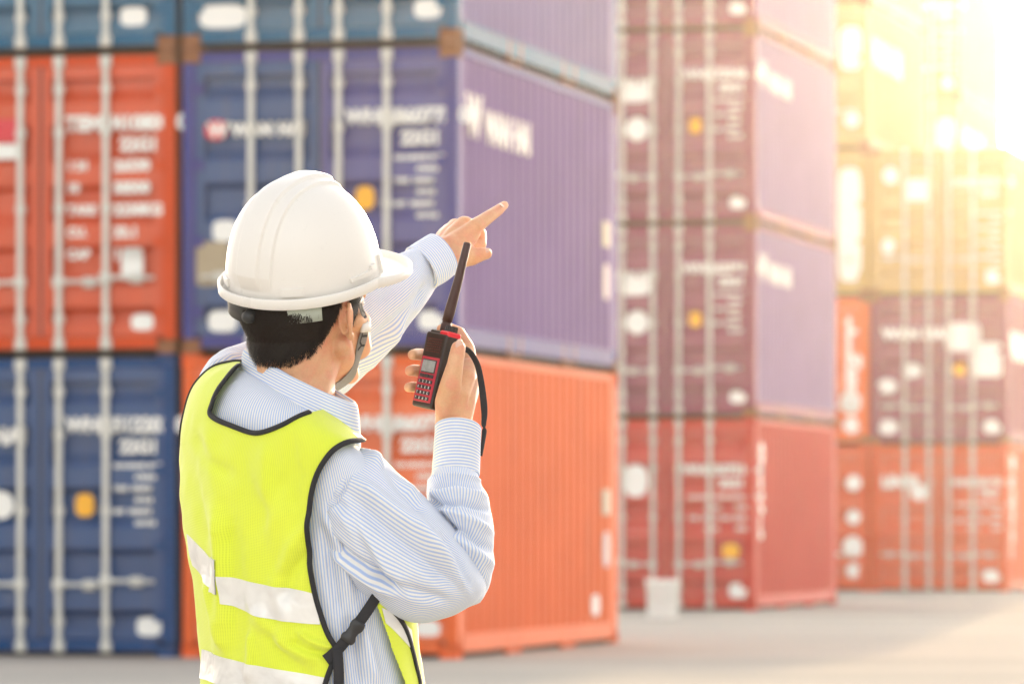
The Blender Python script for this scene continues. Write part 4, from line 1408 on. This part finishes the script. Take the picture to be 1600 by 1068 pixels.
# ------------------------------------------------------------------ hair
def hair():
    loc = BCO - HO
    f, r, u = loc @ HF, loc @ HR, loc @ HU
    ang = np.degrees(np.arctan2(np.abs(r), -f))
    line = np.interp(ang, [0, 22, 38, 52, 64, 74, 84, 96, 101, 108, 118, 130, 145, 180], [-.053, -.051, -.044, -.032, -.014, .006, .034, .034, -.010, -.008, .020, .042, .075, .085])
    line = line + .004 * vnoise(BCO, 160, 3)
    m = (np.linalg.norm(loc, axis=1) < .18) & (u > line) & ((BCO - EO) @ EU < .004)
    m &= ~((np.abs(r) > .0775) & (f > -.03) & (f < .012) & (u < .037))
    idx = np.where(m)[0]
    h = MB()
    # close cap over the scalp
    keep = m
    fc = np.empty(len(body.polygons) * 4, int)
    fc = np.array([p.vertices[:] for p in body.polygons if len(p.vertices) == 4])
    fc = fc[(keep & (u - line > .009 + .003 * vnoise(BCO, 260, 5)))[fc].all(1)]
    used = np.unique(fc); mp = -np.ones(len(BCO), int); mp[used] = np.arange(len(used))
    dist_edge = np.clip((u - line) / .020, 0, 1)
    thick = .0055 + .0015 * vnoise(BCO, 120, 9)
    cap = BCO + BNO * (thick * np.clip((u - line - .008) / .014, 0, 1) + .0004)[:, None]
    h.add(cap[used], mp[fc].tolist())
    me = h.mesh('hair', [M_HAIR], True)
    o = pobj('hair', me)
    # strands
    rg = np.random.RandomState(4)
    pick = idx[((BCO[idx] - EO) @ EU < -.016)]
    pick = pick[rg.rand(len(pick)) < .25 + .75 * dist_edge[pick]]
    pick = rg.choice(pick, 22000)
    b = cap[pick] + rg.normal(0, .0008, (len(pick), 3)); n = BNO[pick]
    fl = -HU * 1.0 - HF * .18 + np.zeros((len(pick), 3)) + rg.normal(0, .26, (len(pick), 3))
    fl = fl - n * np.sum(fl * n, 1, keepdims=True); fl /= np.linalg.norm(fl, axis=1, keepdims=True)
    L = (rg.uniform(.006, .017, len(pick)) * (0.35 + 0.65 * dist_edge[pick]))[:, None]
    sd = np.cross(fl, n); sd /= np.linalg.norm(sd, axis=1, keepdims=True)
    w = .00032
    a0 = b - n * .001
    a1 = b + fl * L * .5 + n * .0030
    a2 = b + fl * L + n * (.0014 + rg.uniform(0, .0026, (len(pick), 1)))
    vs_ = np.stack([a0 - sd * w, a0 + sd * w, a1 - sd * w, a1 + sd * w, a2], 1).reshape(-1, 3)
    k = np.arange(len(pick))[:, None] * 5
    q = np.hstack([k, k + 1, k + 3, k + 2]).tolist(); t = np.hstack([k + 2, k + 3, k + 4]).tolist()
    h2 = MB().add(vs_.tolist(), q + t)
    s_o = pobj('strands', h2.mesh('strands', [M_HAIR], True), o)
    s_o['kind'] = 'stuff'
hair()

# ------------------------------------------------------------------ hard hat
def E(x, y, z):
    x, y, z = np.asarray(x)[..., None], np.asarray(y)[..., None], np.asarray(z)[..., None]
    return EO + EF * x + ER * y + EU * z
def hat_radius(t):
    a = np.where(np.cos(t) > 0, .119, .121); b = .103
    e = 2.15
    return (np.abs(np.cos(t) / a) ** e + np.abs(np.sin(t) / b) ** e) ** (-1 / e)
HAT_H = .142
def hat_dome(t, al):
    """t = heading (0 front, + right), al = 0 base .. pi/2 crown"""
    r = hat_radius(t) * np.cos(al) ** .80
    x, y, z = r * np.cos(t), r * np.sin(t), HAT_H * np.sin(al) ** 1.02
    x = x - .006 * np.sin(al)
    # raised crest from the back over the crown to a step at the front
    ay = np.abs(y)
    s1 = lambda q, e0, w: 1 / (1 + np.exp((q - e0) / w))
    lenf = s1(x, .058, .0022) * np.clip((z - .012) / .02, 0, 1)
    wid = .030 + .006 * np.clip(-x / .12, 0, 1)
    lift = (.0050 * s1(ay, wid, .0004) + .0055 * s1(ay, wid * .5, .0005)) * lenf
    k = 1 + lift / np.sqrt(x * x + y * y + z * z)
    return x * k, y * k, z * k
def hat():
    g = Grid()
    nt, na = 1000, 200
    t = np.linspace(-math.pi, math.pi, nt)
    al = np.concatenate([np.linspace(0, .25, 20)[:-1], np.linspace(.25, math.pi / 2 - 1e-4, na)])
    T, A = np.meshgrid(t, al, indexing='xy')
    x, y, z = hat_dome(T, A)
    front = np.clip((np.cos(t) - .25) / .75, 0, 1) ** 1.1
    ext = .0125 + .046 * front
    R0 = hat_radius(t)
    rows = []
    def row(rad, zz, drop=0.0):
        rows.append(np.stack([rad * np.cos(t), rad * np.sin(t), zz + 0 * t], -1))
    lip = .008 * (1 - front * .7)
    fall = -.010 * front
    row(R0 - .004, 0.03); row(R0 - .004, -.011 + 0 * t)
    row(R0 + ext * .5, -.012 + fall * .5); row(R0 + ext - .0015, -.0105 + fall)
    row(R0 + ext, -.0092 + fall); row(R0 + ext + .0003, -.004 + fall + lip); row(R0 + ext - .001, -.0025 + fall + lip); row(R0 + ext - .0035, -.003 + fall + lip)
    row(R0 + ext - .0052, -.009 + fall + lip * .3); row(R0 + ext * .55 + .0015, -.0085 + fall * .45); row(R0 + .0032, -.0080); row(R0 + .0008, -.0055); row(R0, -.002)
    B = np.stack(rows, 0)
    X = np.concatenate([B, np.stack([x, y, z], -1)], 0)
    pos = E(X[..., 0], X[..., 1], X[..., 2])
    g.add(pos, np.zeros(pos.shape[:2] + (2,)), flip=True)
    me = g.mesh('hard_hat', M_HAT)
    bm = bmesh.new(); bm.from_mesh(me); bmesh.ops.remove_doubles(bm, verts=bm.verts[:], dist=1e-5); bmesh.ops.recalc_face_normals(bm, faces=bm.faces[:]); bm.to_mesh(me); bm.free()
    return pobj('hard_hat', me)
hat_o = hat()
def hat_pad(t0, t1, a0, a1, th, name='side_ledge', n=16, m=6, mat=None):
    """moulded raised piece on the shell"""
    T, A = np.meshgrid(np.linspace(t0, t1, n), np.linspace(a0, a1, m), indexing='xy')
    lo = np.stack(hat_dome(T, A), -1); lo = lo * 0.995
    ln = np.linalg.norm(lo[..., :2], axis=-1, keepdims=True)
    hi = lo.copy(); hi[..., :2] *= 1 + th / ln
    g = Grid()
    top = E(hi[..., 0], hi[..., 1], hi[..., 2]); bot = E(lo[..., 0], lo[..., 1], lo[..., 2])
    uv = lambda p: np.zeros(p.shape[:2] + (2,))
    g.add(top, uv(top))
    for a, b in ((top[0], bot[0]), (bot[-1], top[-1]), (bot[:, 0], top[:, 0]), (top[:, -1], bot[:, -1])):
        e = np.stack([a, b], 0); g.add(e, uv(e))
    me = g.mesh(name, mat or M_HAT)
    bm = bmesh.new(); bm.from_mesh(me); bmesh.ops.remove_doubles(bm, verts=bm.verts[:], dist=2e-5); bmesh.ops.recalc_face_normals(bm, faces=bm.faces[:])
    bm.to_mesh(me); bm.free()
    me.polygons.foreach_set('use_smooth', [False] * len(me.polygons))
    return pobj(name, me, hat_o)
for s_ in (1, -1):
    hat_pad(s_ * R_(66), s_ * R_(100), .085, .125, .0045)
    hat_pad(s_ * R_(66), s_ * R_(74), .125, .165, .0045)
    hat_pad(s_ * R_(140), s_ * R_(156), .05, .135, .004, 'accessory_slot')
    hat_pad(s_ * R_(50), s_ * R_(56), -.02 + .02, .20, .005, 'brim_rib')
# suspension: headband at the nape, pale pad, clips
def band(t0, t1, z0, z1, rr, mat, name, th=.002):
    t = np.linspace(t0, t1, 50)
    g = Grid()
    R0 = hat_radius(t) - rr
    rows = [(0, z0), (th, z0), (th, z1), (0, z1), (0, z0)]
    X = np.stack([np.stack([(R0 + a) * np.cos(t), (R0 + a) * np.sin(t), z + 0 * t], -1) for a, z in rows], 0)
    p_ = E(X[..., 0], X[..., 1], X[..., 2])
    g.add(p_, np.zeros(p_.shape[:2] + (2,)))
    return pobj(name, g.mesh(name, mat), hat_o)
band(R_(153), R_(222), -.040, -.006, .0020, M_BAND, 'headband')
band(R_(128), R_(152.5), -.034, -.006, .0005, M_PAD, 'headband_pad')
band(R_(-112), R_(-137.5), -.034, -.008, .009, M_PAD, 'headband_pad')
m = MB()
kp = E(-.116, 0.0, -.026)
capsule(m, kp - EF * .004, .012, kp - EF * .012, .010, 14, 4)
pobj('ratchet_knob', m.mesh('ratchet_knob', [M_BAND], True), hat_o)

# chin strap on the cheek
def head_pt(px, py, off=.002):
    c, n = on_skin(px, py); return c + n * off, n
def chin_strap():
    line = spline([(.040, .078, .060), (.044, .074, .030), (.046, .070, .0), (.046, .064, -.030), (.042, .056, -.058), (.036, .046, -.085), (.034, .030, -.108), (.036, .0, -.118)], 34)
    pts, nr = [], []
    for q_ in line:
        w = H(*q_)
        k = int(np.argmin(np.sum((BCO - w) ** 2, axis=1)))
        pts.append(w + BNO[k] * (np.dot(BCO[k] - w, BNO[k]) + .0025)); nr.append(BNO[k])
    pts = np.array(pts); nr = np.array(nr)
    for k in range(8):
        pts[1:-1] = (pts[:-2] + 2 * pts[1:-1] + pts[2:]) / 4; nr[1:-1] = (nr[:-2] + 2 * nr[1:-1] + nr[2:]) / 4
    nr /= np.linalg.norm(nr, axis=1, keepdims=True)
    s_o = pobj('chin_strap', ribbon_mesh(pts, nr, 0.0165, 0.0016, 'chin_strap', M_STRAP), hat_o)
    # printed word down the strap
    me = text_mesh('SAFETY', 0.0165, 'LEFT', 0.0004)
    arc = np.concatenate([[0], np.cumsum(np.linalg.norm(np.diff(pts, axis=0), axis=1))])
    t = np.gradient(pts, axis=0); t /= np.linalg.norm(t, axis=1, keepdims=True)
    b = np.cross(nr, t); b /= np.linalg.norm(b, axis=1, keepdims=True)
    co = np.array([v.co[:] for v in me.vertices])
    s_ = .030 + co[:, 0] * 1.5
    out = np.stack([np.interp(s_, arc, (pts + nr * .0012)[:, a]) for a in range(3)], 1) + np.stack([np.interp(s_, arc, b[:, a]) for a in range(3)], 1) * (-(co[:, 1] - .0058))[:, None]
    me.vertices.foreach_set('co', out.reshape(-1)); me.update()
    me.materials.clear(); me.materials.append(M_PRINT)
    pobj('strap_print', me, s_o) if False else pobj('strap_print', me, hat_o)
    # white buckle and hanger
    for (i0, i1, w, th, nm) in ((11, 14, .021, .005, 'buckle'),):
        pobj(nm, ribbon_mesh(pts[i0:i1] + nr[i0:i1] * .002, nr[i0:i1], w, th, nm, M_WHITE), hat_o)
    m = MB()
    b0 = np.cross(nr[5], pts[6] - pts[4]); b0 /= np.linalg.norm(b0)
    tp = pts[1] + nr[1] * .002; bs = pts[6] + nr[6] * .002
    for sg in (-1, 1):
        capsule(m, tp, .0028, bs + b0 * sg * .011, .0024, 10, 4)
    capsule(m, bs - b0 * .011, .0024, bs + b0 * .011, .0024, 10, 4)
    pobj('strap_hanger', m.mesh('strap_hanger', [M_WHITE], True), hat_o)
chin_strap()

# ------------------------------------------------------------------ two-way radio
M_CASE = plain('dark_brown_black_case', (0.022, 0.014, 0.013), 0.38, 0, 0.15, 60)
M_PANEL = plain('crimson_keypad_panel', (0.52, 0.03, 0.06), 0.4, 0, 0.08, 60)
M_KEY = plain('dark_key', (0.04, 0.035, 0.04), 0.4)
M_LCD = plain('grey_display', (0.30, 0.33, 0.33), 0.12, 0, 0.5, 90)
M_RING = plain('bright_red_ring', (0.72, 0.015, 0.03), 0.35)
M_KEYTXT = plain('pale_key_print', (0.7, 0.7, 0.7), 0.5)
RC = P(681, 580, -.03)
ru = np.array((.222, 0.0, .975)); ru /= np.linalg.norm(ru)
rw = np.array((.64, -.77, 0.0)); rw = rw - ru * rw.dot(ru); rw /= np.linalg.norm(rw)
rd = np.cross(ru, rw)                        # towards the back of the set
if rd[1] < 0: rd = -rd
RW, RD, RH = .050, .027, .110
radio = empty('two_way_radio', tuple(RC))
tag(radio, 'black handheld two-way radio with red keypad, held up in a fist', 'radio')
RM = Matrix((rw.tolist() + [0], rd.tolist() + [0], ru.tolist() + [0], [0, 0, 0, 1])).transposed()
radio.rotation_euler = RM.to_3x3().to_euler()
# body: tapered slab, local x = width, y = depth (front is -y), z = up
def slab():
    bm = bmesh.new()
    bmesh.ops.create_cube(bm, size=1.0)
    for q in bm.verts:
        t = q.co.z + .5
        wx = RW * (0.94 + 0.06 * t); dz = RD * (0.92 + .08 * t)
        q.co = Vector((q.co.x * wx, q.co.y * dz, q.co.z * RH))
    bmesh.ops.bevel(bm, geom=bm.edges[:], offset=.0035, segments=3, affect='EDGES', profile=.5)
    m = MB().bm(bm)
    m.box(-RW * .40, RW * .42, -RD * .40, RD * .40, RH / 2 - .001, RH / 2 + .0035, c=.0015)
    return m.mesh('case', [M_CASE], False)
def rpart(name, me, parent=radio): return mesh_obj(name, me, parent)
rpart('case', slab())
yf = -RD / 2
pn = rpart('keypad_panel', MB().box(-RW * .40, RW * .40, yf - .0008, yf + .002, -RH * .43, RH * .17, c=.0006).mesh('keypad_panel', [M_PANEL]))
rpart('display_bezel', MB().box(-RW * .33, RW * .33, yf - .0016, yf, -RH * .045, RH * .135, c=.0006).mesh('display_bezel', [M_KEY]), pn)
rpart('display', MB().box(-RW * .29, RW * .29, yf - .0021, yf - .001, -RH * .03, RH * .12).mesh('display', [M_LCD]), pn)
letters_ = ['MENU', 'UP', 'DN', 'EXIT'] + list('123A456B789C*0#D')
for i in range(5):
    for j in range(4 if i else 3):
        ncol = 4 if i else 3
        x0 = (-RW * .33) + (RW * .66) * (j + .08) / ncol; x1 = (-RW * .33) + (RW * .66) * (j + .92) / ncol
        z = -RH * .085 - i * RH * .074
        kb = rpart('key', MB().box(x0, x1, yf - .0026, yf, z - .0026, z + .0026, c=.0007).mesh('key', [M_KEY]), pn)
        if i:
            me = text_mesh('123A456B789C*0#D'[(i - 1) * 4 + j], .0052, 'CENTER', .0001)
            me.materials.clear(); me.materials.append(M_KEYTXT)
            t_ = rpart('key_print', me, pn)
            t_.location = ((x0 + x1) / 2, yf - .0028, z - .0018); t_.rotation_euler = (R_(90), 0, 0)
for i in range(6):
    for j in range(7):
        x = -RW * .30 + j * RW * .10; z = RH * .245 + i * RH * .033
        o = rpart('speaker_slot', MB().box(x - .0014, x + .0014, yf - .0012, yf + .001, z - .0008, z + .0008).mesh('speaker_slot', [plain('dim_red_slot', (0.10, 0.02, 0.02), 0.5)] if i + j == 0 else [bpy.data.materials['dim_red_slot']]))
rpart('push_to_talk', MB().box(-RW / 2 - .002, -RW / 2 + .002, -.007, .007, -.005, .03, c=.0015).mesh('push_to_talk', [M_KEY]))
# antenna and knobs stand on the top
zt = RH / 2 + .003
ax_ = -RW * .06
rpart('antenna', MB().tube([(ax_, .002, zt - .002), (ax_, .002, zt + .012), (ax_, .002, zt + .0125), (ax_, .002, zt + .016), (ax_, .002, zt + .0165), (ax_ + .001, .002, zt + .03), (ax_ + .004, .002, zt + .075), (ax_ + .006, .002, zt + .131), (ax_ + .006, .002, zt + .133)],
      [.0078, .0078, .0066, .0066, .0074, .0078, .0066, .0056, .0045], 20).mesh('antenna', [plain('dark_brown_rubber', (.05, .017, .013), .42)], True))
rpart('volume_ring', MB().box(RW * .08, RW * .505, -RD * .46, RD * .46, zt - .0075, zt + .0015, c=.002).mesh('volume_ring', [M_RING]))
kb = MB()
for k in range(14):
    w = 2 * math.pi * k / 14
    kb.tube([(RW * .28 + .0078 * math.cos(w), .0 + .0078 * math.sin(w), zt + .0016), (RW * .28 + .0074 * math.cos(w), .0074 * math.sin(w), zt + .0095)], .0017, 6)
kb.tube([(RW * .28, 0, zt + .0016), (RW * .28, 0, zt + .010)], .0082, 20)
rpart('volume_knob', kb.mesh('volume_knob', [M_CASE]))
# wrist strap hanging outside the hand
ls = spline([(722, 546, -.072), (729, 546, -.07), (737, 553, -.062), (746, 570, -.055), (751, 592, -.05), (755, 620, -.05), (757, 645, -.05), (756, 662, -.052), (757, 672, -.052), (755, 690, -.055), (752, 712, -.058)], 60)
lp = np.array([P(*q_) for q_ in ls])
lw = np.interp(np.linspace(0, 1, 60), [0, .3, .55, .72, .76, .8, .9, 1], [.008, .0085, .010, .007, .003, .008, .0065, .004])
tw = np.linspace(0, 1, 60) * 1.1 - .4
ln = np.stack([np.sin(tw), -np.cos(tw), 0 * tw], 1)
me = ribbon_mesh(lp, ln, lw, .0014, 'wrist_strap', M_BLACK)
me.transform(Matrix.Translation(-Vector(RC)))
me.transform(RM.inverted())
rpart('wrist_strap', me)
